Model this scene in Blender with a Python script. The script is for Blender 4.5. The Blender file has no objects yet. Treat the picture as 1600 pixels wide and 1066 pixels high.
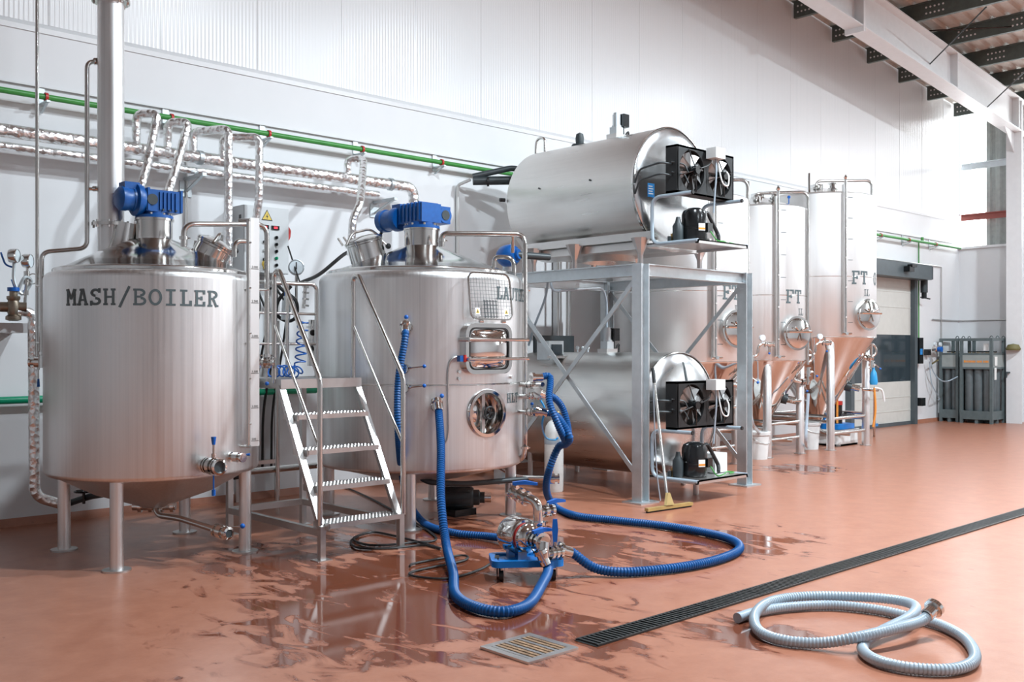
import bpy, math, random
from mathutils import Vector, Matrix
V = Vector
random.seed(7)
S = bpy.context.scene
COL = S.collection
PI = math.pi

# ------------------------------------------------------------------ camera, world, lamps, exposure
FPX, HORIZON, CAMH = 1556.0, 545.0, 1.5
_n = math.hypot(1650, 1556)
CA, CB = 1650 / _n, 1556 / _n            # right = (CA,-CB), forward = (CB,CA)
cam_d = bpy.data.cameras.new('camera')
cam = bpy.data.objects.new('camera', cam_d)
COL.objects.link(cam)
cam.location = (0, 0, CAMH)
cam.rotation_euler = (PI / 2, 0, -math.atan2(CB, CA))
cam_d.sensor_width = 36
cam_d.lens = 36 * FPX / 1600
cam_d.shift_y = (HORIZON - 533) / 1600
cam_d.clip_end = 200
S.camera = cam
W = bpy.data.worlds.new('world')
S.world = W
W.use_nodes = True
W.node_tree.nodes['Background'].inputs[0].default_value = (0.86, 0.93, 1.0, 1)
W.node_tree.nodes['Background'].inputs[1].default_value = 1.0

def area_lamp(name, loc, size, power, col=(.82, .93, 1), rot=(0, 0, 0), size_y=None):
    d = bpy.data.lights.new(name, 'AREA')
    d.shape = 'DISK' if size_y is None else 'RECTANGLE'
    d.size = size
    if size_y: d.size_y = size_y
    d.energy = power
    d.color = col
    o = bpy.data.objects.new(name, d)
    COL.objects.link(o)
    o.location = loc
    o.rotation_euler = rot
    return o
LAMP_W = 620
for lx, ly, k in ((5.2, 3.0, .62), (10.0, 1.6, 1.45), (17.0, 2.6, 1.0), (5.2, -4.0, .4), (11.6, -4.0, .4)):  # last two are unseen lamps added for fill
    area_lamp('high_bay_and_fill_lamp', (lx, ly, 7.0), .5, LAMP_W * k)
S.view_settings.view_transform = 'Standard'
S.view_settings.look = 'None'
S.view_settings.exposure = 0.16
S.view_settings.gamma = 1
S.view_settings.use_curve_mapping = False
S.cycles.use_denoising = True
S.cycles.max_bounces = 8
S.cycles.diffuse_bounces = 2
S.cycles.glossy_bounces = 5
S.cycles.sample_clamp_indirect = 6

# ------------------------------------------------------------------ picture measurements to points in the hall
def ray(px, py):
    r = (px - 800) / FPX
    return V((CB + r * CA, CA - r * CB, (HORIZON - py) / FPX))
C0 = V((0, 0, CAMH))
def aty(px, py, Y):
    d = ray(px, py); return C0 + d * (Y / d.y)
def atx(px, py, X):
    d = ray(px, py); return C0 + d * (X / d.x)
def atz(px, py, Z=0.0):
    d = ray(px, py); return C0 + d * ((Z - CAMH) / d.z)
def atd(px, py, t):
    return C0 + ray(px, py) * t
def hit(c, R, px, py):
    """first point of a round tank (axis upright at c, radius R) on that line of sight, with its outward direction"""
    d = ray(px, py)
    A = d.x * d.x + d.y * d.y; B = -2 * (d.x * c[0] + d.y * c[1]); K = c[0] ** 2 + c[1] ** 2 - R * R
    q = B * B - 4 * A * K
    t = (-B - math.sqrt(max(q, 0))) / (2 * A)
    p = C0 + d * t
    n = V((p.x - c[0], p.y - c[1], 0)).normalized()
    return p, n

# ------------------------------------------------------------------ materials
MATS = {}
def nt(name):
    m = bpy.data.materials.new(name); m.use_nodes = True
    MATS[name] = m
    t = m.node_tree
    return m, t, t.nodes['Principled BSDF']
def N(t, kind, **kw):
    n = t.nodes.new(kind)
    for k, v in kw.items(): setattr(n, k, v)
    return n
def ramp(t, fac, stops):
    r = N(t, 'ShaderNodeValToRGB')
    el = r.color_ramp.elements
    while len(el) < len(stops): el.new(.5)
    for e, (p, c) in zip(el, stops):
        e.position = p
        e.color = (c, c, c, 1) if not isinstance(c, tuple) else (c + (1,) if len(c) == 3 else c)
    t.links.new(fac, r.inputs[0])
    return r.outputs[0]
def noise(t, scale, mscale=(1, 1, 1), detail=3, rough=.5, coord='Object', dist=0):
    tc = N(t, 'ShaderNodeTexCoord'); mp = N(t, 'ShaderNodeMapping')
    mp.inputs['Scale'].default_value = mscale
    t.links.new(tc.outputs[coord], mp.inputs[0])
    n = N(t, 'ShaderNodeTexNoise')
    n.inputs['Scale'].default_value = scale; n.inputs['Detail'].default_value = detail; n.inputs['Roughness'].default_value = rough
    n.inputs['Distortion'].default_value = dist
    t.links.new(mp.outputs[0], n.inputs['Vector'])
    return n.outputs[0]
def bump(t, b, h, strength=.2, dist=.01):
    n = N(t, 'ShaderNodeBump'); n.inputs['Strength'].default_value = strength; n.inputs['Distance'].default_value = dist
    t.links.new(h, n.inputs['Height']); t.links.new(n.outputs[0], b.inputs['Normal'])
def plain(name, col, rough=.5, metal=0, spec=.5, vary=.06, vscale=9, emit=None, estr=0, trans=0, coat=0):
    m, t, b = nt(name)
    b.inputs['Roughness'].default_value = rough; b.inputs['Metallic'].default_value = metal
    b.inputs['Specular IOR Level'].default_value = spec
    f = noise(t, vscale)
    lo = tuple(max(0, c * (1 - vary)) for c in col); hi = tuple(min(1, c * (1 + vary)) for c in col)
    t.links.new(ramp(t, f, [(.3, lo), (.7, hi)]), b.inputs['Base Color'])
    if emit:
        b.inputs['Emission Color'].default_value = emit + (1,); b.inputs['Emission Strength'].default_value = estr
    if trans: b.inputs['Transmission Weight'].default_value = trans
    if coat: b.inputs['Coat Weight'].default_value = coat
    return m
def steel(name, base, r0, r1, mscale=(60, 60, .8), bstr=.03, cvar=.12, aniso=0):
    m, t, b = nt(name)
    b.inputs['Metallic'].default_value = 1
    f = noise(t, 1.0, mscale, 4, .6)
    g = noise(t, 1.6, (1, 1, .35), 3, .55)
    mx = N(t, 'ShaderNodeMath', operation='ADD'); t.links.new(f, mx.inputs[0]); t.links.new(g, mx.inputs[1])
    hf = N(t, 'ShaderNodeMath', operation='MULTIPLY'); t.links.new(mx.outputs[0], hf.inputs[0]); hf.inputs[1].default_value = .5
    t.links.new(ramp(t, hf.outputs[0], [(.35, r0), (.65, r1)]), b.inputs['Roughness'])
    lo = tuple(c * (1 - cvar) for c in base)
    t.links.new(ramp(t, hf.outputs[0], [(.3, lo), (.65, base)]), b.inputs['Base Color'])
    if bstr: bump(t, b, f, bstr, .004)
    return m
steel('steel_brushed', (.87, .87, .87), .30, .46, (55, 55, .4), .05, .2)
steel('steel_satin_y', (.72, .715, .695), .26, .40, (30, 1.2, 30), .03)
steel('steel_white', (.80, .795, .79), .42, .55, (40, 40, .5), .02, .06)
steel('steel_polished', (.74, .735, .72), .05, .11, (8, 8, 8), 0, .05)
steel('steel_dome', (.72, .72, .71), .10, .16, (10, 10, 10), .01, .06)
steel('steel_end', (.62, .63, .64), .20, .30, (6, 6, 6), .01, .1)
steel('steel_pipe', (.66, .65, .63), .14, .24, (12, 12, 12), 0, .08)
steel('steel_bar', (.64, .63, .62), .28, .42, (14, 14, 14), .02, .1)
steel('galvanised', (.66, .71, .735), .42, .6, (9, 9, 9), .03, .25)
m, t, b = nt('foil')
b.inputs['Metallic'].default_value = 1; b.inputs['Base Color'].default_value = (.95, .95, .95, 1); b.inputs['Roughness'].default_value = .27
vf = N(t, 'ShaderNodeTexVoronoi', feature='F1'); vf.inputs['Scale'].default_value = 22
tc = N(t, 'ShaderNodeTexCoord'); t.links.new(tc.outputs['Object'], vf.inputs['Vector'])
f = noise(t, 45, (1, 1, 1), 3, .6); ad = N(t, 'ShaderNodeMath', operation='MULTIPLY_ADD'); ad.inputs[1].default_value = .4
t.links.new(f, ad.inputs[0]); t.links.new(vf.outputs['Distance'], ad.inputs[2]); bump(t, b, ad.outputs[0], .55, .02)
plain('paint_blue', (.001, .088, .34), .38, coat=.2, vary=.1, vscale=30)
plain('plastic_blue', (.003, .12, .50), .33, vary=.08)
plain('trolley_blue', (.004, .20, .62), .32, vary=.06)
plain('hose_blue', (.001, .075, .26), .4, spec=.35, vary=.1)
plain('tube_blue', (.003, .10, .42), .35)
plain('tube_lightblue', (.03, .33, .70), .35)
plain('hose_grey', (.40, .48, .55), .32, vary=.06, coat=.15)
plain('black_rubber', (.012, .012, .013), .5)
plain('black_metal', (.009, .010, .011), .2, vary=.2)
plain('black_matt', (.010, .011, .012), .55, vary=.2)
plain('charcoal', (.035, .045, .05), .45, vary=.15)
plain('fan_blade', (.30, .30, .30), .35, metal=.6)
plain('coil_fin', (.10, .09, .085), .5, metal=.5)
plain('white_plastic', (.74, .74, .73), .42)
plain('white_paint', (.80, .80, .81), .4, vary=.02)
plain('cabinet_white', (.66, .67, .68), .38, vary=.02)
plain('cylinder_white', (.70, .70, .68), .45, vary=.1, vscale=14)
plain('rack_grey', (.11, .14, .145), .45, vary=.12)
plain('rack_cylinder', (.125, .15, .16), .42, vary=.1)
plain('rack_plate', (.33, .36, .35), .4)
plain('orange', (.80, .30, .05), .5)
plain('green_pipe', (.05, .28, .05), .38, vary=.1)
plain('green_pipe_low', (.0, .32, .16), .35, vary=.1)
plain('red', (.55, .03, .025), .4)
plain('red_led', (.4, .01, .02), .3, emit=(1, .05, .08), estr=1.2)
plain('yellow', (.78, .56, .10), .45)
plain('brass', (.55, .40, .18), .3, metal=1)
plain('bronze', (.27, .22, .17), .42, metal=.9, vary=.25, vscale=20)
plain('letter_grey', (.10, .135, .145), .5, vary=.05)
plain('ink_black', (.02, .02, .02), .5)
plain('label_blue', (.03, .25, .62), .45, vary=.2, vscale=30)
plain('label_white', (.85, .85, .83), .5, vary=.03)
plain('purlin_green', (.10, .125, .115), .5, vary=.12)
plain('girt_red', (.32, .09, .075), .5)
plain('door_cream', (.60, .59, .55), .45, vary=.03)
plain('door_frame_grey', (.075, .095, .105), .42, vary=.08)
plain('sheet_grey', (.33, .35, .335), .45, vary=.1)
plain('roof_beige', (.60, .55, .50), .5, vary=.08)
plain('wall_paint', (.81, .81, .825), .5, vary=.012, vscale=3)
plain('concrete_shade', (.58, .60, .62), .7, vary=.1)
plain('drain_black', (.022, .024, .024), .4)
plain('oring_wood', (.42, .28, .10), .4, vary=.15)
plain('rusty', (.36, .23, .14), .5, metal=.5, vary=.4, vscale=40)
plain('olive', (.16, .14, .05), .6)
plain('skylight', (.9, .95, 1), .4, emit=(.93, .98, 1), estr=8.0)
m, t, b = nt('gauge_glass'); b.inputs['Base Color'].default_value = (.75, .82, .86, 1); b.inputs['Roughness'].default_value = .1; b.inputs['Coat Weight'].default_value = .6
m, t, b = nt('vision_glass'); b.inputs['Base Color'].default_value = (.03, .045, .055, 1); b.inputs['Roughness'].default_value = .08
m, t, b = nt('clear_tube'); b.inputs['Base Color'].default_value = (.62, .72, .82, 1); b.inputs['Roughness'].default_value = .15; b.inputs['Transmission Weight'].default_value = .4
# wall panels: fine upright ribs pressed into a glossy white sheet
m, t, b = nt('panel_white')
b.inputs['Base Color'].default_value = (.83, .83, .84, 1); b.inputs['Roughness'].default_value = .26; b.inputs['Specular IOR Level'].default_value = .45
tc = N(t, 'ShaderNodeTexCoord'); wv = N(t, 'ShaderNodeTexWave', wave_type='BANDS', bands_direction='X', wave_profile='SIN')
wv.inputs['Scale'].default_value = 8.0
t.links.new(tc.outputs['Object'], wv.inputs['Vector'])
bump(t, b, wv.outputs['Fac'], .3, .006)
# perforated tread plate
m, t, b = nt('tread_plate')
b.inputs['Metallic'].default_value = 1; b.inputs['Roughness'].default_value = .35
tc = N(t, 'ShaderNodeTexCoord'); vo = N(t, 'ShaderNodeTexVoronoi', feature='F1'); vo.inputs['Scale'].default_value = 34; vo.inputs['Randomness'].default_value = 0
t.links.new(tc.outputs['Object'], vo.inputs['Vector'])
t.links.new(ramp(t, vo.outputs['Distance'], [(.22, (.06, .06, .06)), (.30, (.36, .36, .36))]), b.inputs['Base Color'])
bump(t, b, vo.outputs['Distance'], .6, .01)
# floor: terracotta resin screed with damp and puddled areas
m, t, b = nt('floor_resin')
tc = N(t, 'ShaderNodeTexCoord')
n1 = N(t, 'ShaderNodeTexNoise'); n1.inputs['Scale'].default_value = 2.6; n1.inputs['Detail'].default_value = 7; n1.inputs['Roughness'].default_value = .56; n1.inputs['Distortion'].default_value = .9
mp = N(t, 'ShaderNodeMapping'); mp.inputs['Rotation'].default_value = (0, 0, .75); mp.inputs['Scale'].default_value = (2.1, 1.0, 1)
t.links.new(tc.outputs['Object'], mp.inputs[0]); t.links.new(mp.outputs[0], n1.inputs['Vector'])
def blob(cx, cy, r):
    sep = N(t, 'ShaderNodeVectorMath', operation='DISTANCE'); t.links.new(tc.outputs['Object'], sep.inputs[0]); sep.inputs[1].default_value = (cx, cy, 0)
    mr = N(t, 'ShaderNodeMapRange'); mr.inputs['From Min'].default_value = r; mr.inputs['From Max'].default_value = 0; mr.inputs['To Min'].default_value = 0; mr.inputs['To Max'].default_value = 1
    t.links.new(sep.outputs['Value'], mr.inputs['Value']); return mr.outputs[0]
acc = None
for bx in ((4.0, 5.2, 1.9), (3.2, 4.5, 1.5), (5.4, 5.2, 1.6), (4.9, 6.4, 1.3), (3.6, 6.3, .9), (3.7, 3.7, 1.0), (6.6, 4.6, 1.1), (11.2, 6.6, .9), (4.5, 3.0, .6)):
    o = blob(*bx)
    if acc is None: acc = o
    else:
        mxn = N(t, 'ShaderNodeMath', operation='MAXIMUM'); t.links.new(acc, mxn.inputs[0]); t.links.new(o, mxn.inputs[1]); acc = mxn.outputs[0]
ml = N(t, 'ShaderNodeMath', operation='MULTIPLY_ADD'); t.links.new(acc, ml.inputs[0]); ml.inputs[1].default_value = .46; t.links.new(n1.outputs[0], ml.inputs[2])
wet = ramp(t, ml.outputs[0], [(.755, 0.0), (.785, 1.0)])
damp = ramp(t, ml.outputs[0], [(.69, 0.0), (.75, 1.0)])
n3 = N(t, 'ShaderNodeTexNoise'); n3.inputs['Scale'].default_value = 6.5; n3.inputs['Detail'].default_value = 4; t.links.new(mp.outputs[0], n3.inputs['Vector'])
dmk = N(t, 'ShaderNodeMath', operation='MULTIPLY_ADD'); t.links.new(blob(5.6, 4.6, 3.2), dmk.inputs[0]); dmk.inputs[1].default_value = .12; t.links.new(n3.outputs[0], dmk.inputs[2])
drp = ramp(t, dmk.outputs[0], [(.735, 0.0), (.75, 1.0)])
dmx = N(t, 'ShaderNodeMath', operation='MAXIMUM'); t.links.new(damp, dmx.inputs[0]); t.links.new(drp, dmx.inputs[1]); damp = dmx.outputs[0]
n2 = N(t, 'ShaderNodeTexNoise'); n2.inputs['Scale'].default_value = 5.5; n2.inputs['Detail'].default_value = 8; n2.inputs['Roughness'].default_value = .7
t.links.new(tc.outputs['Object'], n2.inputs['Vector'])
dry = ramp(t, n2.outputs[0], [(.25, (.34, .125, .072)), (.75, (.46, .195, .122))])
mixa = N(t, 'ShaderNodeMix', data_type='RGBA'); t.links.new(damp, mixa.inputs['Factor']); t.links.new(dry, mixa.inputs['A']); mixa.inputs['B'].default_value = (.27, .088, .048, 1)
mixb = N(t, 'ShaderNodeMix', data_type='RGBA'); t.links.new(wet, mixb.inputs['Factor']); t.links.new(mixa.outputs['Result'], mixb.inputs['A']); mixb.inputs['B'].default_value = (.165, .047, .023, 1)
t.links.new(mixb.outputs['Result'], b.inputs['Base Color'])
rgh = N(t, 'ShaderNodeMapRange'); t.links.new(wet, rgh.inputs['Value']); rgh.inputs['To Min'].default_value = .30; rgh.inputs['To Max'].default_value = .07
t.links.new(rgh.outputs[0], b.inputs['Roughness']); b.inputs['Specular IOR Level'].default_value = .5
inv = N(t, 'ShaderNodeMath', operation='SUBTRACT'); inv.inputs[0].default_value = 1; t.links.new(wet, inv.inputs[1])
hm = N(t, 'ShaderNodeMath', operation='MULTIPLY'); t.links.new(n2.outputs[0], hm.inputs[0]); t.links.new(inv.outputs[0], hm.inputs[1])
bump(t, b, hm.outputs[0], .25, .006)

# ------------------------------------------------------------------ mesh building
ORG = {}
def frame_for(d):
    d = V(d).normalized()
    a = V((0, 0, 1)) if abs(d.z) < .9 else V((0, 1, 0))
    u = a.cross(d).normalized(); w = d.cross(u).normalized()
    return u, w, d
class Fr:
    """a flat working frame: origin, right, up, outward"""
    def __init__(s, o, n, up=(0, 0, 1)):
        s.o = V(o); s.n = V(n).normalized(); s.u = V(up).cross(s.n).normalized(); s.v = s.n.cross(s.u).normalized()
    def __call__(s, a, b, c=0.0): return s.o + s.u * a + s.v * b + s.n * c
class MB:
    def __init__(s): s.v = []; s.f = []
    def add(s, vs, fs):
        k = len(s.v); s.v += [V(p) for p in vs]; s.f += [[i + k for i in q] for q in fs]; return s
    def hexa(s, p):
        return s.add(p, [(0, 3, 2, 1), (4, 5, 6, 7), (0, 1, 5, 4), (1, 2, 6, 5), (2, 3, 7, 6), (3, 0, 4, 7)])
    def box(s, x0, y0, z0, x1, y1, z1):
        return s.hexa([(x0, y0, z0), (x1, y0, z0), (x1, y1, z0), (x0, y1, z0), (x0, y0, z1), (x1, y0, z1), (x1, y1, z1), (x0, y1, z1)])
    def fbox(s, F, a0, b0, c0, a1, b1, c1):
        return s.hexa([F(a0, b0, c0), F(a1, b0, c0), F(a1, b1, c0), F(a0, b1, c0), F(a0, b0, c1), F(a1, b0, c1), F(a1, b1, c1), F(a0, b1, c1)])
    def bar(s, p0, p1, w, h, up=(0, 0, 1)):
        p0 = V(p0); p1 = V(p1); d = (p1 - p0).normalized(); up = V(up)
        if abs(d.dot(up)) > .98: up = V((0, 1, 0))
        u = d.cross(up).normalized(); q = u.cross(d).normalized()
        u = u * (w / 2); q = q * (h / 2)
        return s.hexa([p0 - u - q, p0 + u - q, p0 + u + q, p0 - u + q, p1 - u - q, p1 + u - q, p1 + u + q, p1 - u + q])
    def ibeam(s, p0, p1, w, h, tf, tw, up=(0, 0, 1)):
        """flanges at +-h/2 along up, w wide"""
        p0 = V(p0); p1 = V(p1); d = (p1 - p0).normalized(); up = V(up)
        u = d.cross(up).normalized(); q = u.cross(d).normalized()
        A = [(-w / 2, -h / 2), (w / 2, -h / 2), (w / 2, -h / 2 + tf), (tw / 2, -h / 2 + tf), (tw / 2, h / 2 - tf), (w / 2, h / 2 - tf), (w / 2, h / 2), (-w / 2, h / 2), (-w / 2, h / 2 - tf), (-tw / 2, h / 2 - tf), (-tw / 2, -h / 2 + tf), (-w / 2, -h / 2 + tf)]
        n = len(A)
        vs = [p0 + u * a + q * b for a, b in A] + [p1 + u * a + q * b for a, b in A]
        fs = [(i, (i + 1) % n, (i + 1) % n + n, i + n) for i in range(n)]
        for o, rev in ((0, 1), (n, 0)):
            for q4 in ((0, 1, 2, 3, 10, 11), (3, 4, 9, 10), (4, 5, 6, 7, 8, 9)):
                z = [k + o for k in q4]; fs.append(z[::-1] if rev else z)
        return s.add(vs, fs)
    def cyl(s, p0, p1, r0, r1=None, n=14, caps=True):
        p0 = V(p0); p1 = V(p1); r1 = r0 if r1 is None else r1
        u, w, d = frame_for(p1 - p0)
        vs = []
        for p, r in ((p0, r0), (p1, r1)):
            vs += [p + u * (r * math.cos(2 * PI * i / n)) + w * (r * math.sin(2 * PI * i / n)) for i in range(n)]
        fs = [(i, (i + 1) % n, (i + 1) % n + n, i + n) for i in range(n)]
        if caps: fs += [list(range(n))[::-1], list(range(n, 2 * n))]
        return s.add(vs, fs)
    def lathe(s, prof, c=(0, 0, 0), axis=(0, 0, 1), n=40):
        """prof: (radius, height along axis)"""
        c = V(c); u, w, d = frame_for(axis)
        vs = []; fs = []; idx = []
        for r, h in prof:
            if r < 1e-5: idx.append([len(vs)]); vs.append(c + d * h)
            else:
                idx.append(list(range(len(vs), len(vs) + n)))
                vs += [c + d * h + u * (r * math.cos(2 * PI * i / n)) + w * (r * math.sin(2 * PI * i / n)) for i in range(n)]
        for a, b in zip(idx, idx[1:]):
            for i in range(n):
                j = (i + 1) % n
                if len(a) == 1 and len(b) == 1: continue
                if len(a) == 1: fs.append((a[0], b[j], b[i]))
                elif len(b) == 1: fs.append((a[i], a[j], b[0]))
                else: fs.append((a[i], a[j], b[j], b[i]))
        return s.add(vs, fs)
    def ball(s, c, r, n=12, sc=(1, 1, 1)):
        k = len(s.v)
        m = max(5, n // 2 + 1)
        s.lathe([(r * math.sin(PI * i / (m - 1)), -r * math.cos(PI * i / (m - 1))) for i in range(m)], (0, 0, 0), (0, 0, 1), n)
        for i in range(k, len(s.v)):
            p = s.v[i]; s.v[i] = V((p.x * sc[0], p.y * sc[1], p.z * sc[2])) + V(c)
        return s
    def sweep(s, pts, rad, n=10, caps=True):
        """round section along a dense point list; rad a number or a list"""
        pts = [V(p) for p in pts]; m = len(pts)
        vs = []; fs = []
        u = None
        for i, p in enumerate(pts):
            d = (pts[min(i + 1, m - 1)] - pts[max(i - 1, 0)]).normalized()
            if u is None: u, w, _ = frame_for(d)
            u = (u - d * u.dot(d)).normalized(); w = d.cross(u)
            r = rad[i] if isinstance(rad, list) else rad
            vs += [p + u * (r * math.cos(2 * PI * k / n)) + w * (r * math.sin(2 * PI * k / n)) for k in range(n)]
        for i in range(m - 1):
            for k in range(n):
                j = (k + 1) % n
                fs.append((i * n + k, i * n + j, (i + 1) * n + j, (i + 1) * n + k))
        if caps: fs += [list(range(n))[::-1], [(m - 1) * n + k for k in range(n)]]
        return s.add(vs, fs)
    def tube(s, pts, r, bend=.05, n=10, seg=6):
        """straight runs with rounded corners"""
        pts = [V(p) for p in pts]; out = [pts[0]]
        for a, b, c in zip(pts, pts[1:], pts[2:]):
            d0 = (a - b); d1 = (c - b); l = min(bend, d0.length * .49, d1.length * .49)
            if l < 1e-4 or d0.normalized().dot(d1.normalized()) < -.999: out.append(b); continue
            q0 = b + d0.normalized() * l; q1 = b + d1.normalized() * l
            for i in range(seg + 1):
                x = i / seg; out.append(q0 * (1 - x) ** 2 + b * (2 * x * (1 - x)) + q1 * x * x)
        out.append(pts[-1])
        return s.sweep(out, r, n)
    def rrect(s, F, w, h, rad, c0, c1, inset=None, seg=5):
        """rounded rectangle in frame F from depth c0 to c1; with inset: a ring of that width"""
        def loop(w, h, rad):
            L = []
            for cx, cy, a0 in ((w / 2 - rad, h / 2 - rad, 0), (-w / 2 + rad, h / 2 - rad, 90), (-w / 2 + rad, -h / 2 + rad, 180), (w / 2 - rad, -h / 2 + rad, 270)):
                for i in range(seg + 1):
                    a = math.radians(a0 + 90 * i / seg); L.append((cx + rad * math.cos(a), cy + rad * math.sin(a)))
            return L
        A = loop(w, h, rad); n = len(A)
        if inset is None:
            vs = [F(a, b, c0) for a, b in A] + [F(a, b, c1) for a, b in A]
            return s.add(vs, [(i, (i + 1) % n, (i + 1) % n + n, i + n) for i in range(n)] + [list(range(n))[::-1], list(range(n, 2 * n))])
        B = loop(w - 2 * inset, h - 2 * inset, max(.004, rad - inset))
        vs = [F(a, b, c0) for a, b in A] + [F(a, b, c1) for a, b in A] + [F(a, b, c1) for a, b in B] + [F(a, b, c0) for a, b in B]
        fs = []
        for k in range(4):
            for i in range(n):
                j = (i + 1) % n; k2 = (k + 1) % 4
                fs.append((k * n + i, k * n + j, k2 * n + j, k2 * n + i))
        return s.add(vs, fs)
    def build(s, name, mat, parent=None, label=None, kind=None, cat=None, group=None, org=None, sharp=38):
        if parent is not None: o0 = ORG[parent.name]
        elif org is not None: o0 = V(org)
        else:
            xs = [p.x for p in s.v]; ys = [p.y for p in s.v]
            o0 = V(((min(xs) + max(xs)) / 2, (min(ys) + max(ys)) / 2, min(p.z for p in s.v)))
        me = bpy.data.meshes.new(name)
        me.from_pydata([tuple(p - o0) for p in s.v], [], s.f)
        me.materials.append(MATS[mat])
        me.polygons.foreach_set('use_smooth', [True] * len(me.polygons))
        me.set_sharp_from_angle(angle=math.radians(sharp))
        me.update()
        o = bpy.data.objects.new(name, me)
        COL.objects.link(o)
        if parent is not None: o.parent = parent
        else: o.location = o0
        ORG[o.name] = o0
        if label: o['label'] = label
        if kind: o['kind'] = kind
        if cat: o['category'] = cat
        if group: o['group'] = group
        return o
def thing(name, label, cat, loc, group=None):
    o = bpy.data.objects.new(name, None); COL.objects.link(o)
    o.empty_display_size = .1
    o.location = loc; ORG[o.name] = V(loc)
    o['label'] = label; o['category'] = cat
    if group: o['group'] = group
    return o
def copy_piece(src, parent, off):
    """a copy of a part that shares its mesh, moved by off"""
    c = src.copy(); COL.objects.link(c); c.parent = parent
    c.location = src.location + V(off); ORG[c.name] = ORG[src.name]
    return c
def spline(pts, step=.02):
    """smooth line through points, evenly stepped"""
    pts = [V(p) for p in pts]
    P = [pts[0] * 2 - pts[1]] + pts + [pts[-1] * 2 - pts[-2]]
    fine = []
    for i in range(1, len(P) - 2):
        a, b, c, d = P[i - 1:i + 3]
        for k in range(24):
            x = k / 24
            fine.append(.5 * ((2 * b) + (c - a) * x + (2 * a - 5 * b + 4 * c - d) * x * x + (3 * b - a - 3 * c + d) * x ** 3))
    fine.append(pts[-1])
    out = [fine[0]]; acc = 0
    for a, b in zip(fine, fine[1:]):
        l = (b - a).length
        while acc + l >= step and l > 1e-9:
            x = (step - acc) / l; a = a.lerp(b, x); out.append(a.copy()); l = (b - a).length; acc = 0
        acc += l
    if (out[-1] - fine[-1]).length > step * .3: out.append(fine[-1])
    return out
def hose_mesh(pts, r, pitch=.016, depth=.16, n=14):
    q = spline(pts, pitch / 3)
    rad = [r * (1 - depth * (.0, 1.0, .35)[i % 3]) for i in range(len(q))]
    return MB().sweep(q, rad, n)

# slab-serif stencil lettering, drawn as flat strokes
def _st(kind, *a): return (kind,) + a
LET = {
 'M': ['V .13 0 1', 'V .67 0 1', 'L .13 1 .4 .38', 'L .4 .38 .67 1', 'H 0 0 .27', 'H 0 .53 .8', 'H 1 0 .13', 'H 1 .67 .8'],
 'A': ['L .13 0 .38 1', 'L .42 1 .67 0', 'H .33 .24 .56', 'H 0 0 .27', 'H 0 .53 .8', 'H 1 .2 .42'],
 'S': ['A .4 .75 .24 .25 30 270', 'A .4 .25 .27 .25 90 -150', 'V .66 .74 1.02', 'V .13 -.02 .28'],
 'H': ['V .17 0 1', 'V .63 0 1', 'H .5 .17 .63', 'H 0 .03 .31', 'H 0 .49 .77', 'H 1 .03 .31', 'H 1 .49 .77'],
 '/': ['L .12 -.12 .70 1.14'],
 'B': ['V .17 0 1', 'H 0 .03 .45', 'H 1 .03 .43', 'H .52 .17 .45', 'A .43 .76 .22 .24 -90 90', 'A .45 .26 .25 .26 -90 90'],
 'O': ['A .4 .5 .31 .5 0 360'],
 '0': ['A .4 .5 .26 .5 0 360'],
 'I': ['V .4 0 1', 'H 0 .12 .68', 'H 1 .12 .68'],
 'L': ['V .27 0 1', 'H 0 .06 .74', 'H 1 .06 .5', 'V .70 0 .34'],
 'E': ['V .2 0 1', 'H 0 .05 .72', 'H 1 .05 .72', 'H .5 .2 .5', 'V .68 0 .3', 'V .68 .74 1', 'V .5 .38 .62'],
 'R': ['V .19 0 1', 'H 0 .03 .36', 'H 1 .03 .45', 'H .5 .19 .45', 'A .44 .75 .22 .25 -90 90', 'L .42 .5 .66 0', 'H 0 .6 .8'],
 'U': ['V .16 .3 1', 'V .64 .3 1', 'A .4 .3 .24 .3 180 360', 'H 1 .02 .3', 'H 1 .5 .78'],
 'T': ['V .4 0 1', 'H 0 .22 .58', 'H 1 .06 .74', 'V .09 .70 1', 'V .71 .70 1'],
 'F': ['V .22 0 1', 'H 0 .06 .46', 'H 1 .06 .74', 'H .5 .22 .52', 'V .70 .70 1', 'V .52 .38 .62'],
 ' ': [],
}
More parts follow.
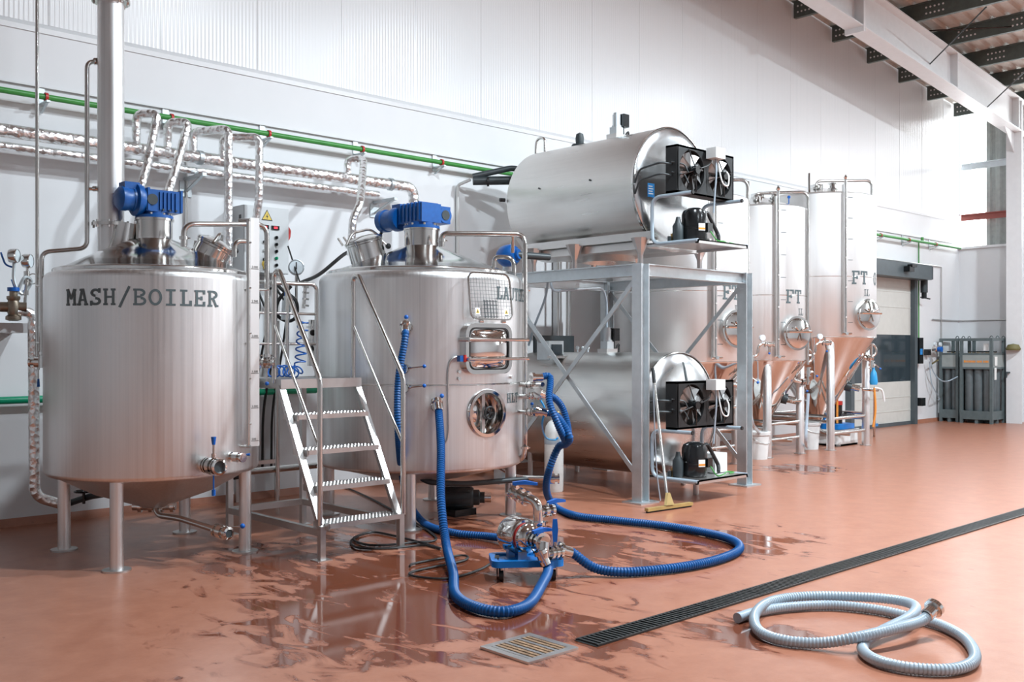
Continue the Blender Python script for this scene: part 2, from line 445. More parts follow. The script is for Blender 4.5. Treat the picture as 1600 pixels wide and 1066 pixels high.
def lettering(text, h, adv, place, tk=.15):
    """flat strokes; place(u, v) gives the point on the surface"""
    mb = MB()
    def quad_line(x0, y0, x1, y1, th):
        L = math.hypot(x1 - x0, y1 - y0); nx, ny = -(y1 - y0) / L * th / 2, (x1 - x0) / L * th / 2
        k = max(1, int(L / .18))
        for i in range(k):
            ax, ay = x0 + (x1 - x0) * i / k, y0 + (y1 - y0) * i / k; bx, by = x0 + (x1 - x0) * (i + 1) / k, y0 + (y1 - y0) * (i + 1) / k
            mb.add([place(*p) for p in ((ax - nx, ay - ny), (bx - nx, by - ny), (bx + nx, by + ny), (ax + nx, ay + ny))], [(0, 1, 2, 3)])
    for ci, ch in enumerate(text):
        ox = ci * adv
        X = lambda x: ox + x * h
        Y = lambda y: y * h
        T = tk * h
        for st in LET[ch]:
            q = st.split(); a = [float(z) for z in q[1:]]
            if q[0] == 'V': quad_line(X(a[0]), Y(a[1]), X(a[0]), Y(a[2]), T)
            elif q[0] == 'H':
                yy = Y(a[0]) + (T * .42 if a[0] == 0 else -T * .42 if a[0] == 1 else 0)
                quad_line(X(a[1]), yy, X(a[2]), yy, T * .84)
            elif q[0] == 'L': quad_line(X(a[0]), Y(a[1]), X(a[2]), Y(a[3]), T)
            else:
                cx, cy, rx, ry, d0, d1 = a
                k = 14 if abs(d1 - d0) < 200 else 22
                for i in range(k):
                    t0 = math.radians(d0 + (d1 - d0) * i / k); t1 = math.radians(d0 + (d1 - d0) * (i + 1) / k)
                    pr = []
                    for tt, o in ((t0, -1), (t1, -1), (t1, 1), (t0, 1)):
                        ex, ey = rx + (o * tk / 2 if o > 0 else -tk * .5), ry + (0 if o > 0 else -tk)
                        pr.append(place(X(cx + ex * math.cos(tt)), Y(cy + ey * math.sin(tt))))
                    mb.add(pr, [(0, 1, 2, 3)])
    return mb
def round_place(c, R, ang0, z0, off=.003):
    """u runs to the viewer's right round a tank"""
    def f(u, v):
        a = ang0 + u / R
        return V((c[0] + (R + off) * math.cos(a), c[1] + (R + off) * math.sin(a), z0 + v))
    return f
def print_text(txt, size, F, mat, parent, name='lettering', off=.002, align='LEFT'):
    """small sans print on a flat frame"""
    cu = bpy.data.curves.new('print', 'FONT'); cu.body = txt; cu.size = size; cu.align_x = align; cu.resolution_u = 2
    ob = bpy.data.objects.new('print', cu)
    me = bpy.data.meshes.new_from_object(ob)
    mb = MB(); mb.add([F(p.co.x, p.co.y, off) for p in me.vertices], [tuple(p.vertices) for p in me.polygons])
    bpy.data.objects.remove(ob); bpy.data.curves.remove(cu); bpy.data.meshes.remove(me)
    return mb.build(name, mat, parent)

# shared fittings
def butterfly(parent, p, d, hd, hl=.11, r=.026, grip='ball', name='valve'):
    """clamped butterfly valve at p, bore along d, lever along hd"""
    p = V(p); d = V(d).normalized(); hd = V(hd).normalized()
    mb = MB()
    mb.cyl(p - d * .065, p + d * .065, r, n=14)
    for k in (-.055, .055): mb.cyl(p + d * (k - .007), p + d * (k + .007), r * 1.55, n=16)
    mb.cyl(p - d * .022, p + d * .022, r * 1.6, n=16)
    q = hd - d * hd.dot(d)
    q = q.normalized() if q.length > .05 else frame_for(d)[0]
    mb.cyl(p, p + q * (r * 2.3), r * .42, n=8)
    o = mb.build(name, 'steel_polished', parent)
    a = p + q * (r * 2.1); e = a + hd * hl
    MB().cyl(a, e, r * .22, n=8).build('lever', 'steel_pipe', o)
    if grip == 'ball': MB().ball(e, r * .62, 10).build('lever_knob', 'plastic_blue', o)
    else: MB().cyl(e - hd * hl * .45, e, r * .3, r * .48, n=10).build('lever_grip', 'plastic_blue', o)
    return o
def clamp(parent, p, d, r, name='pipe_clamp'):
    d = V(d).normalized(); p = V(p); mb = MB()
    mb.cyl(p - d * .011, p + d * .011, r * 1.6, n=16)
    u, w, _ = frame_for(d)
    mb.cyl(p + u * r * 1.6 - w * .01, p + u * r * 2.3 - w * .01, r * .3, n=6)
    return mb.build(name, 'steel_polished', parent)

# ================================================================== THE HALL
WY, EX, SEAM = 9.0, 21.7, 4.24           # long wall, end wall, foot of the ribbed panels
X0, Y0 = -5.0, -9.0
roof_z = lambda x: 7.36 - .1 * (x - 15.1)
MB().add([(X0, Y0, 0), (EX + .3, Y0, 0), (EX + .3, WY + .3, 0), (X0, WY + .3, 0), (X0, Y0, -.2), (EX + .3, Y0, -.2), (EX + .3, WY + .3, -.2), (X0, WY + .3, -.2)],
         [(0, 1, 2, 3), (7, 6, 5, 4), (0, 4, 5, 1), (1, 5, 6, 2), (2, 6, 7, 3), (3, 7, 4, 0)]).build('floor', 'floor_resin', None, 'terracotta resin floor with wet patches', 'structure', org=(0, 0, 0))
wl = MB().box(X0, WY, 0, EX + .2, WY + .2, SEAM).build('wall_left', 'wall_paint', None, 'long smooth white wall with ribbed panels above', 'structure', org=(0, WY, 0))
# ribbed wall panels, one sheet each
pm = MB().box(0.0015, WY + .03, SEAM + .06, .9985, WY + .11, 9.6).build('wall_panel', 'panel_white', wl)
for i in range(int(X0), 22):
    o = pm if i == int(X0) else copy_piece(pm, wl, (0, 0, 0))
    o.location = (i, 0, 0)
    if i == 21: o.scale = (.7, 1, 1)
MB().box(X0, WY + .09, SEAM, EX + .2, WY + .2, 9.6).build('backing_sheet', 'wall_paint', wl)
MB().add([(X0, WY - .012, SEAM - .03), (EX, WY - .012, SEAM - .03), (EX, WY - .012, SEAM + .015), (X0, WY - .012, SEAM + .015), (EX, WY + .035, SEAM + .062), (X0, WY + .035, SEAM + .062), (X0, WY, SEAM - .03), (EX, WY, SEAM - .03)],
         [(0, 1, 2, 3), (3, 2, 4, 5), (6, 7, 1, 0)]).build('trim_1', 'white_paint', None, 'white flashing strip under the ribbed panels', 'structure', org=(0, WY, SEAM))
# coved foot of the long wall
MB().add([(X0, WY - .035, 0), (EX, WY - .035, 0), (EX, WY - .008, .07), (X0, WY - .008, .07), (EX, WY, .07), (X0, WY, .07)], [(0, 1, 2, 3), (3, 2, 4, 5)]).build('baseboard_left', 'floor_resin', None, 'terracotta coved skirting of the long wall', 'structure', org=(0, WY, 0))
# end wall: white lower wall with ledge, translucent and corrugated sheets above
LED = 3.66
we = MB().box(EX, Y0, 0, EX + .2, WY, LED).build('wall_end', 'wall_paint', None, 'white lower end wall behind the gas racks', 'structure', org=(EX, 0, 0))
MB().box(EX - .06, Y0, LED - .03, EX + .2, WY - .003, LED + .02).build('wall_ledge', 'wall_paint', we)
def corr(y0, y1, z0, z1, pitch, dep, mat, name, parent):
    mb = MB(); vs = []; y = y0; prof = []
    while y < y1 - 1e-6:
        for f, d in ((0, 0), (.35, 0), (.5, dep), (.85, dep)):
            yy = y + f * pitch
            if yy <= y1: prof.append((yy, d))
        y += pitch
    prof.append((y1, 0))
    for z in (z0, z1): vs += [(EX + .12 - d, yy, z) for yy, d in prof]
    n = len(prof)
    return mb.add(vs, [(i, i + 1, i + 1 + n, i + n) for i in range(n - 1)]).build(name, mat, parent, sharp=10)
ya = WY
for k, w in enumerate((.52, 1.0, 1.0, 2.0, 1.0, 3.0, 1.0, 3.0, 1.0, 3.0, 1.5)):
    if k % 2 == 0:
        MB().box(EX + .10, ya - w, LED, EX + .13, ya, 7.2).build('window_%d' % (k // 2 + 1), 'skylight', None, 'tall translucent daylight sheet in the end wall', 'structure')
    else: corr(ya - w, ya, LED, 7.2, .2, .035, 'sheet_grey', 'corrugated_sheet', we)
    ya -= w
for z, mt in ((5.38, 'galvanised'), (4.30, 'girt_red')):
    mb = MB(); mb.bar((EX - .02, Y0, z), (EX - .02, WY - .06, z), .012, .13); mb.bar((EX - .07, Y0, z + .06), (EX - .07, WY - .06, z + .06), .1, .012)
    mb.build('girt', mt, we)
for nm, bx in (('wall_rear', (X0, Y0 - .2, 0, EX + .2, Y0, 9.6)), ('wall_front', (X0 - .2, Y0 - .2, 0, X0, WY + .2, 9.6))):
    MB().box(*bx).build(nm, 'concrete_shade', None, 'plain grey wall of the hall behind the viewer', 'structure')
# roof: corrugated sheets on green steel purlins
ce = thing('ceiling', 'beige corrugated roof on dark green purlins', 'ceiling', (0, 0, 0)); del ce['category']; ce['kind'] = 'structure'
def roof_strip():
    mb = MB(); prof = []
    for i in range(4):
        for f, d in ((0, 0), (.55, 0), (.68, .045), (.87, .045)): prof.append(((i + f) * .25, d))
    prof.append((1.0, 0)); n = len(prof)
    vs = [(x, yy, roof_z(x) + d) for x in (X0 - .2, EX + .2) for yy, d in prof]
    return mb.add(vs, [(i, i + 1, i + 1 + n, i + n) for i in range(n - 1)])
rs = roof_strip().build('roof_sheet', 'roof_beige', ce, sharp=10)
for i in range(int(Y0) - 1, 9):
    o = rs if i == int(Y0) - 1 else copy_piece(rs, ce, (0, 0, 0))
    o.location = (0, i + .02, 0)
def purlin(x):
    z = roof_z(x); mb = MB()
    mb.box(-.004, Y0, -.26, .004, WY, 0).box(-.07, Y0, -.008, 0, WY, 0).box(0, Y0, -.268, .07, WY, -.26)
    mb.box(.062, Y0, -.268, .07, WY, -.24)
    return mb
pu = purlin(0).build('purlin', 'purlin_green', ce)
discs = MB()
for yb in (8.92, 8.2, 7.3, 6.4, 5.5):
    for k in range(5):
        for zz in (-.08, -.18): discs.cyl((-.012, yb - .07 * k, zz), (.006, yb - .07 * k, zz), .016, n=8)
hp = discs.build('purlin_disc', 'white_paint', pu)  # small white discs in two rows along the web
xs = [21.45 - 1.28 * i for i in range(21)]
for i, x in enumerate(xs):
    if i == 0: o = pu
    else:
        o = copy_piece(pu, ce, (0, 0, 0))
        if x > 12:
            h2 = copy_piece(hp, o, (0, 0, 0)); h2.location = (0, 0, 0)
    o.location = (x, 0, roof_z(x))
# white portal frame: rafter, column, tie rods
raf = thing('portal_frame_beam', 'big white steel rafter and column under the roof', 'beam', (21.2, 7.62, 0)); del raf['category']; raf['kind'] = 'structure'
YR = 7.62
rz = lambda x: roof_z(x) - .27
def sloped(y0, y1, off0, off1, x0=2.0, x1=21.45):
    mb = MB()
    return mb.hexa([(x0, y0, rz(x0) + off0), (x1, y0, rz(x1) + off0), (x1, y1, rz(x1) + off0), (x0, y1, rz(x0) + off0), (x0, y0, rz(x0) + off1), (x1, y0, rz(x1) + off1), (x1, y1, rz(x1) + off1), (x0, y1, rz(x0) + off1)])
sloped(YR - .15, YR + .15, -.02, 0).build('top_flange', 'white_paint', raf)
sloped(YR - .15, YR + .15, -.66, -.64).build('bottom_flange', 'white_paint', raf)
sloped(YR - .008, YR + .008, -.64, -.02).build('web', 'white_paint', raf)
for xx in (14.6, 18.0, 20.9):
    MB().box(xx, YR - .14, rz(xx) - .64, xx + .02, YR + .14, rz(xx) - .02).build('stiffener', 'white_paint', raf)
mb = MB().box(14.5, YR - .16, rz(14.5) - .74, 14.56, YR + .16, rz(14.5))
mb.build('end_plate', 'white_paint', raf)
MB().ibeam((21.25, YR, 0), (21.25, YR, rz(21.25) - .02), .30, .46, .02, .014, (1, 0, 0)).build('column', 'white_paint', raf)
MB().add([(20.5, YR - .008, rz(20.5) - .65), (21.05, YR - .008, rz(21.05) - .65), (21.05, YR - .008, 5.4), (20.5, YR + .008, rz(20.5) - .65), (21.05, YR + .008, rz(21.05) - .65), (21.05, YR + .008, 5.4)],
         [(0, 1, 2), (5, 4, 3), (0, 3, 4, 1), (1, 4, 5, 2), (2, 5, 3, 0)]).build('haunch', 'white_paint', raf)
for a, b in ((aty(1453, 100, YR - .01), atz(1541, 11, 6.80)), (aty(1543, 167, YR - .01), atz(1602, 111, 6.30)), (aty(1452, 48, YR - .01), atz(1602, 41, 6.9))):
    b = a + (b - a) * (1.0 if b.x < 19 else 1.35)
    MB().cyl(a, b, .012, n=6).build('tie_rod', 'black_metal', raf)

# roller door in the long wall
dr = thing('door_1', 'rapid roll door with cream curtain and dark frame', 'door', (18.2, WY, 0)); del dr['category']; dr['kind'] = 'structure'
DX0, DX1 = 16.9, 19.35
pz = lambda px, py: aty(px, py, 8.95).z
MB().box(DX0, WY - .03, 1.77, DX1, WY - .005, 2.9).build('curtain_upper', 'door_cream', dr)
MB().box(DX0, WY - .03, .03, DX1, WY - .005, .86).build('curtain_lower', 'door_cream', dr)
for z in (.55, .28, 2.3, 2.6): MB().box(DX0, WY - .036, z, DX1, WY - .03, z + .015).build('curtain_rib', 'door_cream', dr)
MB().box(DX0, WY - .022, .86, DX1, WY - .01, 1.77).build('vision_panel', 'vision_glass', dr)
MB().box(DX0, WY - .05, .0, DX1, WY - .002, .07).build('bottom_bar', 'door_frame_grey', dr)
for x in (DX0 - .1, DX1): MB().box(x, WY - .12, 0, x + .12, WY, 2.95).build('side_guide', 'door_frame_grey', dr)
MB().box(DX0 - .2, WY - .36, 2.86, DX1 + .22, WY, 3.14).build('header_box', 'door_frame_grey', dr)
mo = MB().box(DX1 + .22, WY - .3, 2.88, DX1 + .42, WY - .04, 3.14).cyl((DX1 + .3, WY - .17, 2.88), (DX1 + .3, WY - .17, 2.62), .07, n=14).build('drive_motor', 'charcoal', dr)
MB().cyl((DX1 + .3, WY - .17, 2.62), (DX1 + .3, WY - .17, 2.5), .05, n=12).cyl((DX1 + .3, WY - .1, 2.53), (DX1 + .5, WY - .2, 2.5), .015, n=6).build('motor_brake', 'black_metal', mo)
MB().box(18.35, WY - .48, 2.96, 18.55, WY - .36, 3.06).box(18.42, WY - .5, 3.05, 18.62, WY - .4, 3.1).build('door_sensor', 'black_metal', dr)
MB().box(17.0, WY - .18, 3.14, 17.4, WY - .06, 3.17).build('warning_beacon', 'black_metal', dr)
cb = MB().box(DX1 + .2, WY - .12, 1.2, DX1 + .38, WY - .01, 1.72).build('control_box', 'black_metal', dr)
MB().box(DX1 + .23, WY - .125, 1.38, DX1 + .33, WY - .118, 1.5).build('control_label', 'label_blue', cb)
MB().box(DX1 + .14, WY - .2, .36, DX1 + .3, WY - .05, .52).build('light_curtain', 'black_metal', dr)
MB().box(17.75, WY - .055, .035, 17.95, WY - .049, .09).build('nameplate', 'label_blue', dr)

# ================================================================== MASH TUN / BOILER
MC, MR = (3.14, 7.20), .75
def arc(r0, z0, rr, zz, a0, a1, k=6):
    return [(r0 + rr * math.cos(math.radians(a0 + (a1 - a0) * i / k)), z0 + zz * math.sin(math.radians(a0 + (a1 - a0) * i / k))) for i in range(k + 1)]
def tank_legs(root, c, pts, ztop, r=.045, plate=.095):
    for x, y in pts:
        o = MB().cyl((x, y, .012), (x, y, ztop), r, n=20).build('leg', 'steel_brushed', root)
        MB().cyl((x, y, 0), (x, y, .012), plate, n=24).build('foot_plate', 'steel_bar', o)
def neck_ring(mb, c, r, z, h): mb.cyl((c[0], c[1], z), (c[0], c[1], z + h), r, n=32)
def level_scale(root, c, R, px, z0, z1, marks, off=.03, gap=.05):
    """sight tube with a printed scale plate standing off the shell"""
    p, n = hit(c, R, px, 545)
    F = Fr((c[0] + n.x * R, c[1] + n.y * R, 0), n)
    g = MB().cyl(F(-gap, z0, off + .005), F(-gap, z1, off + .005), .013, n=12)
    for z in (z0, z1): g.cyl(F(-gap, z, -.01), F(-gap, z, off + .02), .012, n=10)
    gt = g.build('sight_tube', 'steel_pipe', root)
    k = int((z1 - z0) / .35)
    for i in range(k + 1):
        zz = z0 + (z1 - z0) * (i + .5) / (k + 1)
        MB().cyl(F(-gap, zz, off), F(-gap, zz, off + .03), .006, n=8).build('tube_clip', 'steel_polished', gt)
    view = V((-p.x, -p.y, 0)).normalized()
    n = (n + view * 1.3).normalized()
    F = Fr(F(-gap, 0, off + .005), n); gap = 0.0; off = .01
    pl = MB().fbox(F, -gap + .016, z0, off - .012, -gap + .085, z1 + .02, off - .008).build('scale_plate', 'steel_white', root)
    for txt, z in marks:
        print_text(txt, .022, Fr(F(-gap + .026, z + .004, off - .008), n), 'ink_black', pl, 'scale_number', .0015)
        MB().fbox(F, -gap + .022, z - .003, off - .008, -gap + .08, z, off - .006).build('scale_mark', 'ink_black', pl)
    return F
def gearmotor_x(root, c, z, mname='gear_motor'):
    """bevel gear box with the motor lying along -x"""
    x, y = c
    mb = MB().box(x - .10, y - .10, z + .045, x + .165, y + .10, z + .205)
    g = mb.build(mname, 'paint_blue', root)
    rb = MB()
    for k in range(5): rb.box(x - .005 + k * .03, y - .112, z + .06, x + .006 + k * .03, y + .112, z + .19)
    for k in (-.09, .16): rb.box(x + k - .004, y - .108, z + .05, x + k + .012, y + .108, z + .215)
    rb.build('housing_rib', 'paint_blue', g)
    MB().cyl((x - .06, y - .112, z + .13), (x - .06, y - .098, z + .13), .04, n=20).build('bearing_cover', 'charcoal', g)
    MB().lathe([(0, 0), (.11, 0), (.12, .02), (.12, .05), (.09, .06), (.09, .075), (0, .075)], (x - .10, y, z + .13), (-1, 0, 0), 24).build('motor_flange', 'paint_blue', g)
    mt = MB().lathe([(.085, .075), (.085, .12), (.09, .13), (.09, .17), (.06, .195), (0, .2)], (x - .085, y, z + .13), (-1, 0, 0), 24).build('motor_body', 'paint_blue', g)
    MB().box(x - .24, y - .05, z + .20, x - .13, y + .06, z + .25).build('terminal_box', 'paint_blue', g)
    f = MB().cyl((x, y, z), (x, y, z + .022), .135, n=32).cyl((x, y, z + .022), (x, y, z + .046), .10, n=24)
    fl = f.build('mount_flange', 'paint_blue', root)
    for i in range(8):
        a = i * PI / 4 + .2
        MB().cyl((x + .118 * math.cos(a), y + .118 * math.sin(a), z + .022), (x + .118 * math.cos(a), y + .118 * math.sin(a), z + .036), .009, n=6).build('bolt', 'steel_polished', fl)
    for i in range(3): MB().cyl((x + .02 + i * .05, y - .103, z + .06), (x + .02 + i * .05, y - .114, z + .06), .008, n=8).build('plug', 'charcoal', g)
    return g
def top_manway(root, c, d, rr, lean, z, arms=True):
    """round hatch on the dome: collar, lid, clamp arm, knob"""
    ax = V((lean[0], lean[1], 1)).normalized()
    p = V((c[0], c[1], z))
    collar = MB().lathe([(rr, -.08), (rr, .07), (rr * 1.06, .075), (rr * 1.06, .09), (rr * .97, .095)], p, ax, 36).build('hatch_collar', 'steel_dome', root)
    lid = MB().lathe([(rr * 1.08, .095), (rr * 1.08, .108), (rr * .95, .118), (rr * .6, .14), (0, .15)], p, ax, 36).build('hatch_lid', 'steel_dome', root)
    u, w, a = frame_for(ax)
    MB().tube([p + ax * .10 + u * rr * 1.15, p + ax * .19 + u * rr * .6, p + ax * .19 - u * rr * .6, p + ax * .10 - u * rr * 1.15], .012, .05, 8).build('clamp_arm', 'steel_pipe', lid)
    q = p + ax * .05 + d * rr * 1.25
    MB().cyl(p + ax * .10 + d * rr, q, .008, n=8).build('clamp_lever', 'steel_pipe', lid)
    MB().ball(q, .026, 12).build('clamp_knob', 'black_rubber', lid)
    hg = MB()
    for s in (-1, 1): hg.cyl(p + ax * .06 - d * rr * 1.05 + u * .03 * s, p + ax * .13 - d * rr * 1.2 + u * .03 * s, .01, n=8)
    hg.build('hatch_hinge', 'steel_pipe', collar)

mash = thing('mash_boiler', 'steel brewing vessel lettered MASH/BOILER with tall flue on top', 'brewing tank', (MC[0], MC[1], 0))
body = MB().lathe([(MR - .05, .60)] + arc(MR - .035, .635, .035, .035, -90, 0) + [(MR, 1.3), (MR, 1.99)] + arc(MR - .05, 1.99, .05, .05, 0, 80) + [(MR - .06, 2.045)], (MC[0], MC[1], 0), n=96).build('shell', 'steel_brushed', mash)
dome = MB().lathe([(MR - .055, 2.04), (MR - .055, 2.062)] + arc(MR - .075, 2.062, .02, .012, 0, 90, 3) + [(MR - .10, 2.072), (.42, 2.19), (.20, 2.285), (.13, 2.31), (.13, 2.32)], (MC[0], MC[1], 0), n=96).build('dome', 'steel_dome', mash)
MB().lathe([(MR - .048, .602), (.42, .45), (.12, .345), (.09, .33), (0, .33)], (MC[0], MC[1], 0), n=72).build('cone_bottom', 'steel_brushed', mash)
MB().cyl((MC[0], MC[1], 2.29), (MC[0], MC[1], 2.455), .13, n=40).cyl((MC[0], MC[1], 2.445), (MC[0], MC[1], 2.462), .14, n=40).build('neck', 'steel_pipe', mash)
tank_legs(mash, MC, [(2.67, 6.72), (2.66, 7.68), (3.61, 6.70), (3.63, 7.74)], .62)
gearmotor_x(mash, MC, 2.462)
# flue
fl = V((2.905, 7.42, 0))
fo = MB().cyl(fl + V((0, 0, 2.12)), fl + V((0, 0, 8.2)), .094, n=40).build('flue', 'steel_brushed', mash)
MB().lathe([(.094, .42), (.094, .30), (.12, .16), (.17, .06), (.24, 0)], fl + V((.03, -.03, 2.02)), (.12, -.12, 1), 36).build('flue_base', 'steel_dome', fo)
for z in (2.42, 4.08):
    mb = MB().cyl(fl + V((0, 0, z - .012)), fl + V((0, 0, z + .012)), .135, n=40)
    for i in range(8):
        a = i * PI / 4 + .3; q = fl + V((.118 * math.cos(a), .118 * math.sin(a), z))
        mb.cyl(q - V((0, 0, .028)), q + V((0, 0, .028)), .009, n=6)
    mb.build('flue_flange', 'steel_pipe', fo)
# lettering
a_l = hit(MC, MR, 104, 470)[1]; a_r = hit(MC, MR, 339, 470)[1]
al = math.atan2(a_l.y, a_l.x); ar = math.atan2(a_r.y, a_r.x)
adv = (ar - al) * MR / 10.8
lettering('MASH/BOILER', .112, adv, round_place(MC, MR, al, 1.79)).build('lettering', 'letter_grey', mash, 'grey slab lettering MASH/BOILER')
level_scale(mash, MC, MR, 379, .80, 2.42, [('3.000', 2.075), ('2.500', 1.83), ('2.000', 1.58), ('1.500', 1.325), ('1.000', 1.075), ('500', .84)], .06, .03)
# pipes beside the tank
def pipe(pts, r, name, mat, parent, bend=.06, label=None, n=12): return MB().tube(pts, r, bend, n).build(name, mat, parent, label)
d7 = 7.30
pp = pipe([atd(156, 96, 7.40), atd(136, 97, 7.33), atd(136, 388, 7.33), atd(65, 394, 7.22), atd(65, 556, 7.22)], .017, 'rinse_pipe', 'steel_pipe', mash)
clamp(pp, atd(150, 96, 7.38), ray(170, 96) - ray(130, 96), .017)
clamp(pp, atd(65, 552, 7.22), (0, 0, 1), .017)
MB().cyl(atd(136, 295, 7.33), atd(156, 296, 7.36), .013, n=8).build('pipe_stub', 'steel_pipe', pp); clamp(pp, atd(148, 295, 7.35), ray(170, 96) - ray(130, 96), .013)
for y in (447, 536): MB().cyl(atd(57, y, 7.3), atd(85, y, 7.18), .008, n=8).build('pipe_stay', 'steel_pipe', mash)
butterfly(mash, atd(60, 566, 7.25), ray(120, 566) - ray(20, 566), (0, 0, -1), .13, .024, 'bar')
MB().cyl(atd(66, 575, 7.22), atd(66, 556, 7.22), .028, n=14).build('pipe_union', 'steel_polished', mash)
# right-hand rinse pipes
mz = lambda px, py, d: atd(px, py, d)
pipe([mz(287, 386, 7.05), mz(287, 350, 7.05), mz(417, 351, 7.4), mz(417, 562, 7.4)], .019, 'rinse_pipe', 'steel_pipe', mash, .09)
pipe([mz(366, 402, 7.2), mz(366, 377, 7.2), mz(400, 378, 7.32), mz(400, 562, 7.32)], .019, 'rinse_pipe', 'steel_pipe', mash, .08)
clamp(mash, mz(287, 372, 7.05), (0, 0, 1), .019); clamp(mash, mz(417, 556, 7.4), (0, 0, 1), .02); clamp(mash, mz(400, 556, 7.32), (0, 0, 1), .02)
for y in (453, 537): MB().cyl(mz(384, y, 7.2), mz(420, y, 7.4), .008, n=8).build('pipe_stay', 'steel_pipe', mash)
butterfly(mash, mz(417, 567, 7.4), ray(440, 567) - ray(390, 567), (0, 0, -1), .10, .026)
butterfly(mash, mz(400, 567, 7.32), ray(440, 567) - ray(390, 567), (0, 0, -1), .10, .026)
top_manway(mash, (3.47, 6.98), V((CA, -CB, 0)), .135, (.42, -.28), 2.19)
# lower valves
p, n = hit(MC, MR, 318, 726)
tv = MB().cyl(p - n * .02, p + n * .10, .045, n=18).cyl(p + n * .04, p + n * .06, .058, n=18).build('outlet_stub', 'steel_polished', mash)
butterfly(mash, p + n * .14 + V((0, 0, 0)), n, (0, 0, 1), .12, .038, 'bar')
MB().lathe([(.04, .207), (.056, .207), (.056, .222), (.042, .226), (.036, .21)], p, n, 24).build('outlet_rim', 'steel_polished', mash)
MB().lathe([(.038, .2075), (0, .2075)], p, n, 20).build('outlet_dark_disc', 'charcoal', mash)  # flat disc, its dark colour stands for shade inside the outlet
p2, n2 = hit(MC, MR, 360, 714)
butterfly(mash, p2 + n2 * .06, n2, (CA, -CB, .1), .06, .022, 'bar')
MB().cyl(p + n * .14 - V((0, 0, .05)), p + n * .14 - V((0, 0, .2)), .006, n=6).cyl(p + n * .14 - V((0, 0, .16)), p + n * .14 - V((0, 0, .2)), .014, n=8).build('drain_lever', 'plastic_blue', mash)
# bottom outlet pipe with end valve
q = V((3.30, 6.46, .22))
pipe([(3.14, 7.2, .36), (3.14, 7.14, .27), (3.2, 6.9, .27), q], .022, 'drain_pipe', 'steel_pipe', mash, .07)
dq = (q - V((3.2, 6.9, .25))).normalized()
MB().cyl(q, q + dq * .05, .03, n=16).lathe([(.022, .05), (.045, .05), (.045, .075), (.03, .08), (.03, .07)], q, dq, 20).build('drain_outlet', 'steel_polished', mash)
MB().lathe([(.029, .074), (0, .074)], q, dq, 16).build('drain_dark_disc', 'charcoal', mash)  # disc coloured dark to imitate the shaded inside of the drain mouth
butterfly(mash, q, dq, (CA, -CB, .12), .10, .03)
mb = MB().cyl((3.02, 7.3, .33), (3.26, 7.1, .33), .03, n=12)
for k in range(4): mb.cyl((3.05 + .06 * k, 7.27 - .05 * k, .33), (3.07 + .06 * k, 7.255 - .05 * k, .33), .045, n=12)
mb.build('outlet_tee', 'steel_polished', mash)
hpipe = MB().tube([(3.2, 7.3, .34), (3.6, 7.9, .36), (4.2, 8.3, .36)], .03, .1, 10).build('suction_hose', 'black_rubber', mash)
hw = MB().tube([aty(100, 789, 8.36), aty(140, 776, 8.2), aty(170, 771, 7.9), (3.08, 7.4, .42)], .026, .05, 8).build('steam_inlet', 'charcoal', mash)
wc = aty(131, 768, 8.2)
mb = MB().cyl(wc, wc - V((0, 0, .1)), .012, n=8).sweep([wc + V((.07 * math.cos(i * PI / 10), .07 * math.sin(i * PI / 10), 0)) for i in range(21)], .008, 6)
for i in range(3): mb.cyl(wc, wc + V((.07 * math.cos(i * 2.1), .07 * math.sin(i * 2.1), 0)), .006, n=6)
mb.build('hand_wheel', 'black_metal', hw)

# ================================================================== LAUTER / HOT LIQUOR TANK
LC, LR = (5.58, 7.11), .91
lau = thing('lauter_tank', 'steel brewing vessel lettered LAUTER and HLT with square wire guard', 'brewing tank', (LC[0], LC[1], 0))
sh_ = MB().lathe([(LR - .05, .475)] + arc(LR - .035, .51, .035, .035, -90, 0) + [(LR, .60 + .02 * i) for i in range(31)] + [(LR, 2.08)] + arc(LR - .06, 2.08, .06, .07, 0, 80) + [(LR - .07, 2.155)], (LC[0], LC[1], 0), n=280)
mp_, mn_ = hit(LC, LR, 761, 646)
def in_manway(f):
    c_ = sum((sh_.v[i] for i in f), V((0, 0, 0))) / len(f) - mp_
    return (c_ - mn_ * c_.dot(mn_)).length < .178 and c_.dot(mn_) > -.3
sh_.f = [f for f in sh_.f if not in_manway(f)]
sh_.build('shell', 'steel_brushed', lau)
MB().lathe([(LR - .065, 2.145), (LR - .065, 2.172)] + arc(LR - .09, 2.172, .025, .014, 0, 90, 3) + [(LR - .12, 2.186), (.5, 2.29), (.24, 2.39), (.158, 2.425), (.158, 2.43)], (LC[0], LC[1], 0), n=110).build('dome', 'steel_dome', lau)
MB().lathe([(LR - .048, .477), (.4, .36), (.1, .30), (0, .30)], (LC[0], LC[1], 0), n=72).build('cone_bottom', 'steel_brushed', lau)
MB().lathe([(LR + .001, 1.195), (LR + .004, 1.198), (LR + .004, 1.206), (LR + .001, 1.209)], (LC[0], LC[1], 0), n=110).build('weld_seam', 'steel_dome', lau)
MB().cyl((LC[0], LC[1], 2.40), (LC[0], LC[1], 2.575), .156, n=44).cyl((LC[0], LC[1], 2.565), (LC[0], LC[1], 2.58), .166, n=44).build('neck', 'steel_pipe', lau)
tank_legs(lau, LC, [(6.14, 6.53), (5.02, 6.55), (6.21, 7.73), (4.98, 7.70)], .50, .05, .1)
